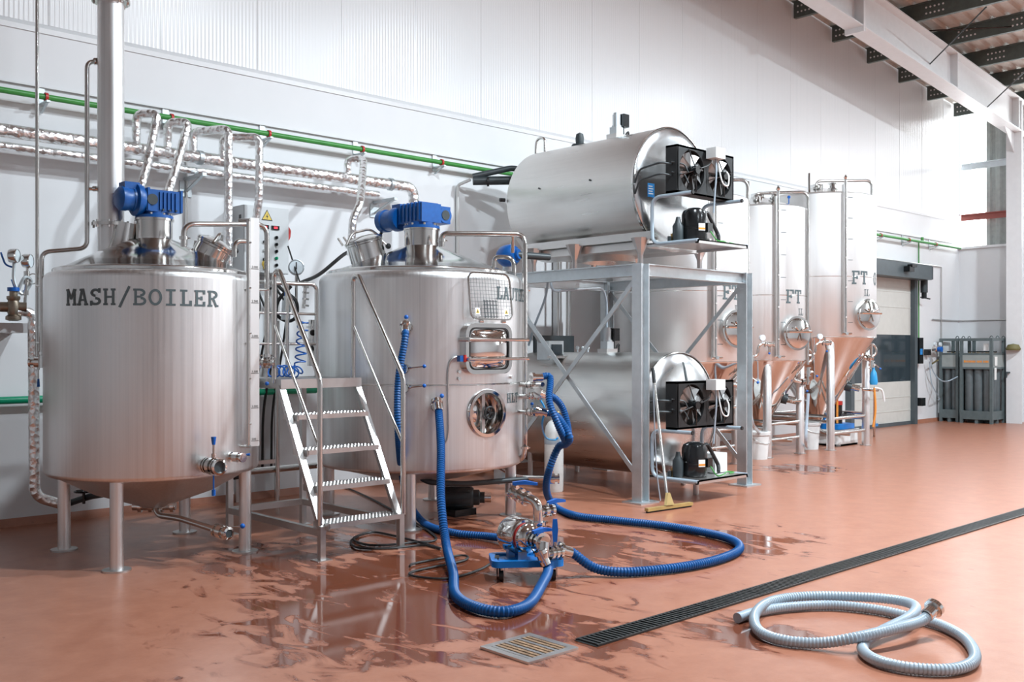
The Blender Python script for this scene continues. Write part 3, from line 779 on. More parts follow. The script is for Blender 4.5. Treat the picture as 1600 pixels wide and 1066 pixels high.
# gear motor with the motor pointing to the wall
gx, gy, gz = LC[0], LC[1], 2.58
f = MB().cyl((gx, gy, gz), (gx, gy, gz + .025), .165, n=36).cyl((gx, gy, gz + .025), (gx, gy, gz + .06), .12, n=24).build('mount_flange', 'paint_blue', lau)
for i in range(8):
    a = i * PI / 4 + .3
    MB().cyl((gx + .143 * math.cos(a), gy + .143 * math.sin(a), gz + .025), (gx + .143 * math.cos(a), gy + .143 * math.sin(a), gz + .045), .011, n=6).build('bolt', 'steel_polished', f)
g = MB().box(gx - .09, gy - .12, gz + .055, gx + .13, gy + .26, gz + .225).build('gear_motor', 'paint_blue', lau)
MB().box(gx + .13, gy - .09, gz + .06, gx + .265, gy + .09, gz + .215).cyl((gx + .2, gy - .1, gz + .135), (gx + .2, gy + .1, gz + .135), .072, n=20).build('output_housing', 'paint_blue', g)
MB().cyl((gx + .2, gy - .106, gz + .135), (gx + .2, gy - .1, gz + .135), .045, n=20).build('bearing_cover', 'charcoal', g)
rb = MB()
for k in range(6): rb.box(gx - .1, gy - .09 + k * .055, gz + .07, gx + .12, gy - .075 + k * .055, gz + .235)
rb.build('housing_rib', 'paint_blue', g)
MB().lathe([(0, -.02), (.10, -.02), (.11, 0), (.11, .05), (.095, .06), (.095, .17), (.105, .18), (.105, .24), (.06, .26), (0, .26)], (gx - .05, gy + .26, gz + .11), (-.05, 1, 0), 26).build('motor_body', 'paint_blue', g)
MB().box(gx - .02, gy + .30, gz + .19, gx + .08, gy + .42, gz + .26).build('terminal_box', 'paint_blue', g)
MB().tube([(gx - .05, gy + .50, gz + .05), (gx - .14, gy + .56, gz - .14), (gx - .2, gy + .7, gz - .4)], .014, .05, 8).build('motor_cable', 'black_rubber', g)
top_manway(lau, (5.20, 7.42), V((CA, -CB, 0)), .165, (-.28, .10), 2.375)
# overflow and rinse pipes
pipe([atd(690, 386, 8.75), atd(690, 365, 8.75), atd(820, 366, 8.85), atd(820, 690, 8.72), atd(819, 716, 8.8), atd(800, 722, 8.9)], .024, 'rinse_pipe', 'steel_pipe', lau, .1)
clamp(lau, atd(690, 376, 8.75), (0, 0, 1), .024); clamp(lau, atd(820, 454, 8.85), (0, 0, 1), .022); clamp(lau, atd(820, 700, 8.72), (0, 0, 1), .022)
pipe([atd(772, 418, 9.2), atd(772, 402, 9.2), atd(803, 402, 9.2), atd(803, 432, 9.2)], .021, 'vent_pipe', 'steel_pipe', lau, .09)
pipe([atd(801, 368, 8.86), atd(801, 395, 8.9)], .016, 'pipe_branch', 'steel_pipe', lau)
# lettering
def cyl_text(root, c, R, txt, px, z, h, adv, name='lettering', label=None):
    nn = hit(c, R, px, 500)[1]
    return lettering(txt, h, adv, round_place(c, R, math.atan2(nn.y, nn.x), z)).build(name, 'letter_grey', root, label)
zt = hit(LC, LR, 780, 468)[0].z
cyl_text(lau, LC, LR, 'LAUTER', 775, zt, .11, .098, label='grey slab lettering LAUTER')
cyl_text(lau, LC, LR, 'HLT', 792, hit(LC, LR, 795, 630)[0].z, .085, .075, label='grey slab lettering HLT')
# square access door with clamp bars
p, n = hit(LC, LR, 759, 545)
F = Fr(p, n)
dw, dh = .50, .42
MB().rrect(F, dw, dh, .09, -.10, .05, .035).build('door_frame', 'steel_polished', lau)
MB().rrect(F, dw - .068, dh - .068, .07, -.02, .052, .012).build('door_gasket', 'black_rubber', lau)
dm = MB(); gx_, gy_ = 14, 14
pts_ = []
for j in range(gy_ + 1):
    for i in range(gx_ + 1):
        a, b_ = -1 + 2 * i / gx_, -1 + 2 * j / gy_
        k = (1 - .12 * a * a * b_ * b_)
        pts_.append(F(a * (dw / 2 - .045) * k, b_ * (dh / 2 - .045) * k, .04 + .045 * (1 - a * a) ** .6 * (1 - b_ * b_) ** .6))
dm.add(pts_, [(j * (gx_ + 1) + i, j * (gx_ + 1) + i + 1, (j + 1) * (gx_ + 1) + i + 1, (j + 1) * (gx_ + 1) + i) for j in range(gy_) for i in range(gx_)])
dd = dm.rrect(F, dw - .08, dh - .08, .06, .0, .041).build('access_door', 'steel_polished', lau)
for b in (.075, -.085):
    MB().cyl(F(-dw / 2 - .01, b, .10), F(dw / 2 + .14, b, .10), .014, n=12).cyl(F(-dw / 2, b, -.02), F(-dw / 2, b, .105), .02, n=10).cyl(F(dw / 2 + .10, b, -.06), F(dw / 2 + .10, b, .11), .015, n=10).build('clamp_bar', 'steel_polished', dd)
MB().box(*[v for v in (F(-dw / 2 - .05, -.08, .04) - V((.02, .02, .025)))], *[v for v in (F(-dw / 2 - .05, -.08, .04) + V((.02, .02, .025)))]).build('door_switch', 'paint_blue', lau)
MB().cyl(F(-dw / 2 - .02, -.11, .06), F(-dw / 2 - .02, -.05, .06), .014, n=8).build('switch_tag', 'red', lau)
# wire guard folded up above the door
G = Fr(F(.005, dh / 2 + .225, .055), n + V((0, 0, .12)))
gw, gh = .46, .40
gd = MB().rrect(G, gw, gh, .07, -.006, .006, .012).build('wire_guard', 'steel_polished', lau, 'hinged wire mesh guard')
wm = MB()
for i in range(1, 15): wm.cyl(G(-gw / 2 + gw * i / 15, -gh / 2 + .006, 0), G(-gw / 2 + gw * i / 15, gh / 2 - .006, 0), .0013, n=5)
for i in range(1, 13): wm.cyl(G(-gw / 2 + .006, -gh / 2 + gh * i / 13, .002), G(gw / 2 - .006, -gh / 2 + gh * i / 13, .002), .0013, n=5)
wm.build('wire_mesh', 'letter_grey', gd)
for s in (-1, 1):
    MB().cyl(G(s * .12 - .02, -gh / 2 - .012, 0), G(s * .12 + .02, -gh / 2 - .012, 0), .012, n=10).build('guard_hinge', 'steel_polished', gd)
    st = MB().fbox(G, s * .155 - .025, -gh / 2 + .03, .005, s * .155 + .025, -gh / 2 + .10, .007).build('warning_sticker', 'label_white', gd)
    MB().add([G(s * .155 - .02, -gh / 2 + .055, .008), G(s * .155 + .02, -gh / 2 + .055, .008), G(s * .155, -gh / 2 + .093, .008)], [(0, 1, 2)]).build('warning_triangle', 'yellow', st)
    MB().add([G(s * .155 - .006, -gh / 2 + .06, .009), G(s * .155 + .006, -gh / 2 + .06, .009), G(s * .155, -gh / 2 + .084, .009)], [(0, 1, 2)]).fbox(G, s * .155 - .02, -gh / 2 + .036, .008, s * .155 + .02, -gh / 2 + .042, .009).build('warning_mark', 'ink_black', st)
db = MB()
for i in range(5): db.cyl(G(-.065 + i * .032, -gh / 2 + .02, -.008), G(-.065 + i * .032, -gh / 2 + .17, -.008), .003, n=5)
for i in range(5): db.cyl(G(-.075, -gh / 2 + .03 + i * .033, -.008), G(.075, -gh / 2 + .03 + i * .033, -.008), .003, n=5)
db.build('dark_lattice', 'charcoal', gd)
# round manway with hand wheel
p, n = hit(LC, LR, 761, 646)
F = Fr(p, n)
MB().lathe([(.168, -.19), (.168, .01), (.172, .016), (.198, .016), (.204, .008), (.204, -.06)], p, n, 48).build('manway_ring', 'steel_polished', lau)
md = MB().lathe([(0, -.085), (.06, -.09), (.11, -.105), (.145, -.13), (.158, -.15), (.168, -.16)], p, n, 48).build('manway_door', 'steel_polished', lau)
MB().fbox(F, -.016, -.165, -.07, .016, .165, -.045).build('manway_bar', 'steel_bar', md)
hw = MB().sweep([F(.045 + .05 * math.cos(i * PI / 12), .0 + .05 * math.sin(i * PI / 12), -.02) for i in range(25)], .011, 8)
for i in range(5): hw.cyl(F(.045, 0, -.02), F(.045 + .05 * math.cos(i * 1.257), .05 * math.sin(i * 1.257), -.02), .008, n=6)
hw.cyl(F(.045, 0, -.10), F(.045, 0, -.008), .014, n=10)
hw.build('hand_wheel', 'black_rubber', md)
MB().cyl(F(-.11, .01, -.13), F(-.11, .01, -.06), .02, n=12).cyl(F(-.14, .01, -.07), F(-.06, .01, -.07), .008, n=8).build('manway_lock', 'steel_polished', md)
# valves on the left flank
for px, py in ((634, 576), (634, 606)):
    p, n = hit(LC, LR, px, py)
    MB().cyl(p - n * .02, p + n * .04, .032, n=16).build('valve_stub', 'steel_polished', lau)
    butterfly(lau, p + n * .09, n, V((CA, -CB, .12)), .11, .026)
p, n = hit(LC, LR, 637, 512)
MB().cyl(p - n * .02, p + n * .04, .034, n=16).build('valve_stub', 'steel_polished', lau)
butterfly(lau, p + n * .08, n, V((-.2, -.2, 1)), .02, .03)
LV1 = p + n * .15
p, n = hit(LC, LR, 680, 634)
MB().cyl(p - n * .02, p + n * .04, .036, n=16).build('valve_stub', 'steel_polished', lau)
butterfly(lau, p + n * .08, n, V((.3, -.3, .8)), .03, .03)
LV2 = p + n * .15
# valves and stubs on the right flank
RV = {}
for key, px, py, mt in (('a', 812, 601, 0), ('b', 812, 644, 0)):
    p, n = hit(LC, LR, px, py)
    e = atd(848, py, 8.45)
    d = (e - p).normalized()
    MB().cyl(p, e, .02, n=12).build('side_stub', 'steel_pipe', lau)
    butterfly(lau, p.lerp(e, .55), d, (0, 0, 1), .02, .024)
    RV[key] = e
p, n = hit(LC, LR, 812, 620)
mb = MB().cyl(p, atd(846, 618, 8.5), .022, n=12)
for k in range(5): mb.cyl(atd(826 + k * 4.5, 619, 8.55), atd(828.5 + k * 4.5, 619, 8.55), .034, n=14)
mb.build('side_coupling', 'steel_polished', lau)
RV['c'] = atd(847, 616, 8.5)
# cable conduit round the door
zc = [hit(LC, LR + .015, x, y)[0] for x, y in ((722, 556), (708, 560), (701, 575), (700, 620), (700, 680), (690, 700), (684, 722))]
MB().sweep(spline(zc, .02), .008, 7).build('cable_conduit', 'steel_bar', lau)
for x, y in ((717, 581), (717, 592), (797, 589)):
    p, n = hit(LC, LR, x, y); MB().cyl(p - n * .01, p + n * .02, .014, n=10).build('boss', 'steel_polished', lau)
# drain line and pump motor below
pipe([(5.3, 6.95, .5), (5.3, 6.7, .36), (5.6, 6.55, .33), (6.3, 6.4, .33)], .024, 'drain_pipe', 'charcoal', lau, .08)
butterfly(lau, (6.36, 6.22, .34), (.5, -.5, 0), (0, 0, 1), .12, .03, 'ball')
pipe([(6.05, 6.7, .48), (6.18, 6.5, .34), (6.4, 6.18, .34)], .022, 'outlet_pipe', 'steel_pipe', lau, .06)
tp = thing('transfer_pump', 'dark electric pump on the floor under the lauter vessel', 'pump', (5.75, 6.95, 0))
MB().lathe([(0, 0), (.09, 0), (.10, .02), (.10, .26), (.085, .28), (.07, .28), (.07, .33), (.05, .34), (.05, .38), (0, .38)], (5.72, 6.98, .155), (.72, -.69, 0), 26).build('motor', 'charcoal', tp)
fins = MB()
for i in range(10):
    a = i * PI / 5; u, w, d = frame_for((.72, -.69, 0)); c = V((5.72, 6.98, .155)) + u * .1 * math.cos(a) + w * .1 * math.sin(a)
    fins.bar(c + d * .03, c + d * .25, .006, .012, u * math.cos(a) + w * math.sin(a))
fins.build('cooling_fin', 'charcoal', tp)
MB().cyl(V((5.72, 6.98, .155)) + V((.72, -.69, 0)) * .36, V((5.72, 6.98, .155)) + V((.72, -.69, 0)) * .44, .045, n=18).build('pump_head', 'steel_polished', tp)
MB().box(5.70, 6.78, 0, 5.95, 7.02, .06).build('pump_base', 'black_metal', tp)

# ================================================================== STAIR PLATFORM BETWEEN THE VESSELS
sp = thing('stair_platform', 'stainless step platform with tube handrails between the two brewing vessels', 'stairs', (4.2, 6.6, 0))
XL, XR = 3.86, 4.54
PZ = 1.27
mb = MB().box(XL - .02, 6.58, PZ - .07, XR + .02, 6.60, PZ).box(XL - .02, 7.24, PZ - .07, XR + .02, 7.26, PZ)
for x in (XL - .02, XR): mb.box(x, 6.6, PZ - .07, x + .02, 7.24, PZ)
mb.build('platform_frame', 'steel_bar', sp)
MB().box(XL, 6.6, PZ - .02, XR, 7.24, PZ - .004).build('platform_grating', 'tread_plate', sp)
for i in range(4):
    z = .26 + .25 * i; y = 6.0 + .14 * i
    t_ = MB().box(XL + .025, y, z - .035, XR - .025 + (.03 if i == 0 else 0), y + .012, z).box(XL + .025, y + .188, z - .035, XR - .025, y + .2, z).box(XL + .02, y, z - .045, XL + .03, y + .2, z).build('tread', 'steel_bar', sp)
    MB().box(XL + .025, y + .012, z - .014, XR - .025, y + .188, z - .001).build('tread_surface', 'tread_plate', t_)
    nub = MB()
    for k in range(20):
        for r_ in range(4):
            nub.lathe([(.011, 0), (.007, .007), (.0, .004)], (XL + .05 + k * .031, y + .035 + r_ * .044, z - .001), n=6)
    nub.build('grip_nub', 'steel_bar', t_, kind='stuff')
for x in (XL, XR):
    MB().bar((x, 6.06, .22), (x, 6.62, PZ - .05), .05, .035, (0, -1, 0)).build('stringer', 'steel_bar', sp)
for x, y in ((XL, 6.06), (XR, 6.04), (XL, 7.42), (XR, 7.42)):
    lg = MB().box(x - .022, y - .022, .006, x + .022, y + .022, .24 if y < 7 else PZ - .06).build('leg', 'steel_bar', sp)
    MB().box(x - .06, y - .05, 0, x + .06, y + .05, .006).build('foot_plate', 'steel_bar', lg)
for x in (XL, XR): MB().box(x - .02, 6.08, .17, x + .02, 7.40, .22).build('base_rail', 'steel_bar', sp)
for x in (XL, XR): MB().box(x - .012, 7.24, PZ - .06, x + .012, 7.42, PZ - .02).build('leg_link', 'steel_bar', sp)
MB().box(XL, 7.40, .17, XR, 7.44, .22).build('base_rail', 'steel_bar', sp)
for x, yf in ((XL - .02, 6.05), (XR + .01, 6.02)):
    MB().tube([(x, yf, .25), (x, yf, 1.29), (x, 6.61, 2.09), (x, 6.68, 2.07), (x, 6.68, PZ - .03)], .019, .06, 12).build('handrail', 'steel_pipe', sp)
    MB().cyl((x, 6.68, 1.69), (x, yf, .78), .012, n=10).build('mid_rail', 'steel_pipe', sp)
MB().tube([(XL - .02, 6.70, 2.0), (XL - .02, 7.22, 2.03), (XR + .01, 7.22, 2.04), (XR + .01, 7.22, PZ - .03)], .017, .06, 12).build('guard_rail', 'steel_pipe', sp)
for z in (1.79, 1.54): MB().cyl((XL - .02, 7.22, z), (XR + .01, 7.22, z), .012, n=10).build('mid_rail', 'steel_pipe', sp)
MB().cyl((4.27, 7.22, PZ - .03), (4.27, 7.22, 2.03), .016, n=10).build('guard_post', 'steel_pipe', sp)

# coiled air line on the platform
def helix(path, r, turns, step=.004):
    q = spline(path, .01); m = len(q); out = []
    for i, p in enumerate(q):
        d = (q[min(i + 1, m - 1)] - q[max(i - 1, 0)]).normalized(); u, w, _ = frame_for(d)
        a = 2 * PI * turns * i / m; out.append(p + u * r * math.cos(a) + w * r * math.sin(a))
    return out
pth = helix([(4.36, 7.12, 1.75), (4.32, 7.08, 1.55), (4.27, 7.05, 1.33), (4.10, 6.95, 1.325), (3.93, 6.88, 1.325)], .043, 13)
MB().sweep(spline(pth, .012), .0065, 6).build('air_hose', 'tube_blue', None, 'blue coiled air line lying on the step platform', cat='hose')

# ================================================================== CONTROL CABINET
cc = thing('control_cabinet', 'white electrical control cabinet with warning triangle and red displays', 'cabinet', (4.95, 8.86, 2.24))
MB().box(4.7, 8.75, 2.24, 5.19, 9.0, 2.89).build('cabinet_body', 'cabinet_white', cc)
MB().box(4.705, 8.742, 2.246, 5.185, 8.75, 2.884).build('cabinet_door', 'cabinet_white', cc)
F = Fr((4.945, 8.742, 2.565), (0, -1, 0))
tr = lambda s, c: [F(0 - s, .235 - s * .72 + c * 0, .002 + c), F(s, .235 - s * .72, .002 + c), F(0, .235 + s, .002 + c)]
wt = MB().add(tr(.062, 0), [(0, 1, 2)]).build('warning_sign', 'ink_black', cc)
MB().add(tr(.05, .001), [(0, 1, 2)]).build('sign_field', 'yellow', wt)
MB().add([F(.008, .262, .004), F(-.012, .225, .004), F(.002, .225, .004), F(-.004, .20, .004), F(.014, .235, .004), F(.0, .235, .004)], [(0, 1, 2, 3, 4, 5)]).build('lightning_bolt', 'ink_black', wt)
for i in range(3):
    a = -.14 + i * .115
    b_ = MB().fbox(F, a - .042, .105, 0, a + .042, .145, .012).build('display', 'black_metal', cc)
    MB().fbox(F, a - .02, .115, .012, a + .02, .136, .014).build('display_digits', 'red_led', b_)
for i in range(5):
    for a, mt in ((-.12, 'black_metal'), (.10, 'black_metal')):
        if i == 3 and a > 0: mt = 'green_pipe_low'
        MB().cyl(F(a, .03 - i * .068, 0), F(a, .03 - i * .068, .018), .016, n=12).fbox(F, a - .004, .03 - i * .068 - .014, .018, a + .004, .03 - i * .068 + .014, .03).build('selector_switch', mt, cc)
for i in range(4): MB().cyl(F(-.03, -.02 - i * .085, 0), F(-.03, -.02 - i * .085, .02), .015, n=12).build('push_button', ('black_metal', 'white_plastic', 'black_metal', 'yellow')[i], cc)
MB().cyl(F(-.02, -.235, 0), F(-.02, -.235, .008), .036, n=18).cyl(F(-.02, -.235, .008), F(-.02, -.235, .03), .02, n=14).build('emergency_stop', 'yellow', cc)
MB().box(4.70, 8.80, 2.76, 4.697, 8.84, 2.80).build('door_lock', 'black_metal', cc)
rs_ = MB().cyl((5.19, 8.85, 2.66), (5.22, 8.85, 2.66), .035, n=14).build('main_switch', 'yellow', cc)
MB().tube([(5.23, 8.85, 2.72), (5.25, 8.84, 2.69), (5.24, 8.84, 2.61), (5.2, 8.84, 2.58)], .02, .03, 8).build('switch_handle', 'red', rs_)
for k, (x, a, b_) in enumerate(((4.78, 1.95, 8.7), (4.88, 1.80, 8.72), (5.0, 2.05, 8.76), (5.1, 1.9, 8.74))):
    MB().sweep(spline([(x, 8.86, 2.25), (x + .01, 8.84, 2.1), (x + .06, b_, a), (x + .05, 8.8, 1.5), (x, 8.9, .9), (x, 8.93, .3)], .04), .013, 6).build('cable', 'black_rubber', cc)
# framed legs under the cabinet
for x in (4.72, 5.16):
    MB().box(x - .02, 8.90, 0, x + .02, 8.94, 2.24).build('support_post', 'steel_bar', cc)
MB().box(4.72, 8.90, .35, 5.16, 8.94, .39).build('support_rail', 'steel_bar', cc)

# ================================================================== PIPES ON THE LONG WALL
gp = thing('compressed_air_pipe', 'green air pipe running along the upper wall on red clips', 'pipe', (8, 8.86, 3.6))
MB().cyl((X0 + .3, 8.86, 3.635), (EX - .25, 8.86, 3.635), .026, n=12).build('pipe_run', 'green_pipe', gp)
for px in (72, 268, 420, 566, 690, 1376, 1420, 1462):
    x = aty(px, 200, 8.86).x
    bk = MB().box(x - .03, 8.985, 3.55, x + .03, 8.996, 3.75).box(x - .015, 8.8, 3.585, x + .015, 8.99, 3.60).bar((x, 8.985, 3.52), (x, 8.83, 3.585), .02, .01).build('wall_bracket', 'galvanised', gp)
    MB().lathe([(.03, -.012), (.038, -.012), (.038, .012), (.03, .012)], (x, 8.86, 3.635), (1, 0, 0), 14).build('pipe_clip', 'red', gp)
MB().box(X0, 8.97, 3.74, EX - .1, 8.996, 3.755).build('cable_strip', 'white_paint', None, 'thin white cable strip above the green air pipe', cat='conduit', org=(8, 8.98, 3.74))
MB().cyl((X0, 8.9, 1.07), (3.2, 8.9, 1.07), .032, n=12).cyl((3.2, 8.9, 1.07), (5.6, 8.9, 1.07), .032, n=12).build('water_pipe', 'green_pipe_low', None, 'emerald green water pipe low on the wall behind the vessels', cat='pipe')
ip = thing('steam_main', 'foil wrapped steam main along the wall behind the vessels', 'pipe', (3, 8.7, 3.2))
MB().tube([(X0 + .3, 8.70, 3.27), (6.72, 8.70, 3.27), (6.72, 8.70, 2.2)], .057, .12, 16).build('pipe_run', 'foil', ip)
MB().tube([(X0 + .3, 8.78, 3.16), (6.3, 8.78, 3.16)], .036, .05, 12).build('return_line', 'foil', ip)
for px in (312, 610):
    x = aty(px, 270, 8.7).x
    MB().box(x - .02, 8.60, 3.09, x + .02, 8.99, 3.12).bar((x, 8.98, 2.99), (x, 8.64, 3.10), .03, .012).box(x - .06, 8.985, 2.94, x + .06, 8.996, 3.09).lathe([(.058, -.02), (.068, -.02), (.068, .02), (.058, .02)], (x, 8.70, 3.27), (1, 0, 0), 16).build('wall_bracket', 'galvanised', ip)
def drop(name, label, pts, r=.038):
    MB().tube(pts, r, .07, 12).build(name, 'foil', None, label, cat='pipe')
xa = aty(213, 240, 8.70).x; xb = aty(262, 245, 8.70).x
drop('steam_branch', 'bent foil branch pipe rising from the main, nearest the flue', [(xa, 8.70, 3.30), (xa, 8.70, 3.58), (xa + .13, 8.55, 3.58), atd(230, 258, 8.75), atd(216, 306, 8.62), atd(214, 360, 8.6)])
drop('steam_branch', 'bent foil branch pipe just above the mash gear motor, farther from the flue', [(xb, 8.70, 3.30), (xb, 8.70, 3.55), (xb + .13, 8.55, 3.55), atd(274, 266, 8.85), atd(261, 306, 8.7), atd(258, 360, 8.6)])
xc = aty(302, 250, 8.70).x; xd = aty(345, 255, 8.70).x
q = atd(357, 198, 9.05); drop('steam_branch', 'foil pipe bending down past the cabinet edge, left of two', [(xc, 8.70, 3.28), (xc, 8.70, 3.50), V((q.x, q.y, 3.50)), V((q.x, q.y, 1.6))])
q = atd(405, 206, 9.4); drop('steam_branch', 'foil pipe dropping behind the control cabinet top', [(xd, 8.66, 3.28), (xd, 8.66, 3.48), V((q.x, q.y, 3.50)), V((q.x, q.y, 2.92)), V((q.x, q.y + .1, 2.6))])
xe = aty(543, 270, 8.70).x
drop('steam_branch', 'foil gooseneck pipe dropping behind the lauter hatch', [(xe, 8.70, 3.30), (xe, 8.70, 3.47), (xe + .12, 8.58, 3.47), atd(563, 318, 9.55), atd(551, 344, 9.5), atd(548, 400, 9.5)])
MB().sweep([(aty(292, 200, 8.97).x, 8.975, z) for z in (3.55, 3.0, 2.0, .5)], .011, 7).build('wall_conduit', 'steel_bar', None, 'thin grey conduit down the wall left of the control cabinet', cat='conduit')
MB().cyl(atd(58, 560, 7.42), V(tuple(atd(58, 0, 7.42))[:2] + (8.1,)), .014, n=10).build('riser_pipe', 'steel_pipe', None, 'slender vertical steel riser pipe left of the flue', cat='pipe')
# steam inlet with gauges at the far left
si = thing('steam_valve_set', 'foil pipe with bronze valve and two pressure gauges by the wall', 'valve', tuple(aty(52, 780, 8.45)))
sy = 8.45
MB().tube([aty(20, 486, sy), aty(52, 487, sy), aty(54, 776, sy), aty(110, 792, 8.35)], .042, .09, 14).build('foil_pipe', 'foil', si)
c = aty(21, 480, sy)
vb = MB().lathe([(.03, -.11), (.058, -.10), (.058, -.075), (.04, -.06), (.055, 0), (.04, .05), (.05, .065), (.05, .085), (.03, .09), (.03, .13)], c, (0, 0, 1), 20).cyl(c - V((.09, -.03, 0)), c + V((.09, -.03, 0)), .04, n=16).build('valve_body', 'bronze', si)
MB().cyl(c + V((0, 0, .125)), c + V((0, 0, .155)), .045, n=18).build('valve_cap', 'plastic_blue', vb)
for k, (px, py, bot) in enumerate(((22, 400, 462), (43, 408, 474))):
    g0 = aty(px, py, sy)
    nn = V((.75, -.66, 0)).normalized()
    gg = MB().lathe([(0, -.03), (.055, -.03), (.058, -.02), (.058, .025), (.05, .03)], g0, nn, 24).build('gauge_case', 'steel_polished', si)
    MB().lathe([(.05, .026), (0, .026)], g0, nn, 24).build('gauge_dial', 'gauge_glass', gg)
    b0 = aty(px + (3 if k == 0 else -4), bot, sy)
    if k == 0: MB().sweep(spline([g0 - V((0, 0, .05)), g0 - V((0, 0, .2)), g0 + V((.06, 0, -.3)), g0 + V((.13, 0, -.2)), g0 + V((.07, -.02, -.17)), b0], .015), .013, 8).build('siphon_tube', 'galvanised', si)
    else:
        mm = MB().cyl(g0 - V((0, 0, .05)), b0, .012, n=8)
        for z in (.3, .5, .75): mm.cyl(g0.lerp(b0, z) - V((0, 0, .02)), g0.lerp(b0, z) + V((0, 0, .02)), .024, n=10)
        mm.build('gauge_stem', 'steel_pipe', si)
        rc = g0.lerp(b0, .42) + V((.04, -.03, 0))
        MB().sweep([rc + (V((.73, -.69, 0)) * math.cos(i * PI / 10) + V((0, 0, 1)) * math.sin(i * PI / 10)) * .04 for i in range(21)], .005, 6).build('pull_ring', 'steel_pipe', si)
    lv = g0.lerp(b0, .3 if k == 0 else .8)
    MB().tube([lv, lv + V((-.06, .03, .02)), lv + V((-.09, .04, .12))], .008, .03, 6).build('cock_lever', 'plastic_blue', si)
MB().box(X0, 8.55, aty(20, 520, 8.6).z, aty(44, 510, 8.6).x, 9.0, aty(20, 505, 8.6).z).build('wall_shelf', 'white_paint', None, 'white bracket shelf under the bronze steam valve', cat='shelf')

# gauge and fittings behind the platform
fg = thing('filter_station', 'pressure gauge and filter fittings on the pipework behind the platform', 'gauge', (4.75, 7.9, 1.2))
g0 = atd(463, 418, 9.0); nn = V((-.45, -.9, .1)).normalized()
gg = MB().lathe([(0, -.03), (.068, -.03), (.072, -.02), (.072, .02), (.062, .025)], g0, nn, 24).build('gauge_case', 'galvanised', fg)
MB().lathe([(.062, .02), (0, .02)], g0, nn, 24).build('gauge_dial', 'gauge_glass', gg)
Fg = Fr(g0, nn); MB().fbox(Fg, -.004, -.02, .021, .004, .045, .024).build('gauge_needle', 'ink_black', gg)
MB().cyl(g0 - V((0, 0, .07)), g0 - V((0, 0, .42)), .013, n=8).build('gauge_stem', 'steel_pipe', fg)
MB().cyl(atd(450, 385, 9.1), atd(468, 440, 8.9), .008, n=6).build('black_rod', 'black_rubber', fg)
mb = MB().cyl(atd(478, 440, 8.9), atd(474, 482, 8.9), .016, n=8)
for y in (447, 456, 466, 476): mb.cyl(atd(478, y, 8.9), atd(477.6, y + 3, 8.9), .03, n=10)
mb.build('filter_body', 'steel_polished', fg)
MB().cyl(atd(448, 470, 8.9), atd(446, 500, 8.9), .04, n=12).cyl(atd(448, 463, 8.9), atd(448, 470, 8.9), .025, n=12).build('regulator', 'galvanised', fg)
MB().cyl(atd(448, 456, 8.9), atd(448, 463, 8.9), .022, n=12).build('regulator_cap', 'plastic_blue', fg)
lp = [atd(x, y, 8.95) for x, y in ((455, 447), (435, 470), (433, 492), (450, 502), (463, 494), (462, 470), (440, 452), (430, 440))]
MB().sweep(spline(lp, .03), .016, 8).build('hose_loop', 'black_rubber', fg)
MB().sweep(spline([atd(470, 442, 8.9), atd(500, 428, 9.3), atd(540, 396, 9.7), atd(560, 392, 9.8)], .04), .018, 8).build('cable_bundle', 'black_rubber', fg)
mb = MB().cyl(atd(490, 500, 9.2), atd(488, 572, 9.2), .045, n=14)
for y in (510, 530, 550): mb.cyl(atd(489, y, 9.2), atd(489, y + 3, 9.2), .06, n=14)
mb.build('sight_filter', 'steel_polished', fg)
for k, (x, y) in enumerate(((489, 520), (486, 545))): MB().ball(atd(x, y, 9.1), .03, 10).build('filter_knob', 'black_rubber', fg)
MB().cyl((4.66, 8.05, 0), (4.66, 8.05, 1.75), .02, n=10).build('stand_pipe', 'steel_pipe', fg)
MB().cyl((4.3, 8.1, .4), (5.2, 8.1, .4), .03, n=10).build('floor_pipe', 'steel_pipe', fg)
# loops of black cable on the floor
def cable(label, pts, r=.007, mat='black_rubber', z=.012):
    MB().sweep(spline([atz(x, y, z) for x, y in pts], .03), r, 6).build('power_cable', mat, None, label, cat='cable')
cable('looped black cable on the floor beside the stair foot', [(560, 838), (548, 846), (560, 856), (610, 857), (660, 852), (690, 858), (665, 850), (610, 836), (580, 832), (552, 842), (580, 852), (640, 848), (680, 838), (600, 790), (560, 770), (540, 762)], .009)
cable('thin black pump cable winding to the blue trolley', [(640, 885), (650, 880), (720, 868), (725, 876), (650, 892), (645, 900), (700, 904), (750, 890), (775, 876), (800, 872)], .008)

# ================================================================== GALVANISED STAND WITH TWO MILK-STYLE TANKS
SX0, SX1, SY0, SY1, SZ = 7.57, 9.36, 6.2, 8.2, 2.33
st = thing('steel_stand', 'galvanised steel frame carrying the upper horizontal tank', 'stand', ((SX0 + SX1) / 2, (SY0 + SY1) / 2, 0))
for x in (SX0, SX1):
    for y in (SY0, SY1):
        p_ = MB().ibeam((x, y, .015), (x, y, SZ - .0), .12, .12, .011, .008, (1, 0, 0)).build('post', 'galvanised', st)
        MB().box(x - .14, y - .12, 0, x + .14, y + .12, .015).build('base_plate', 'galvanised', p_)
for x in (SX0, SX1): MB().ibeam((x, SY0 + .06, SZ - .06), (x, SY1 - .06, SZ - .06), .08, .12, .010, .007).build('side_beam', 'galvanised', st)
for y in (SY0, SY1): MB().ibeam((SX0 + .06, y, SZ - .06), (SX1 - .06, y, SZ - .06), .08, .12, .010, .007).build('cross_beam', 'galvanised', st)
def angle(a, b): return MB().bar(a, b, .045, .006, (1, 0, 0)).bar(V(a) + V((.02, 0, 0)), V(b) + V((.02, 0, 0)), .006, .04, (1, 0, 0))
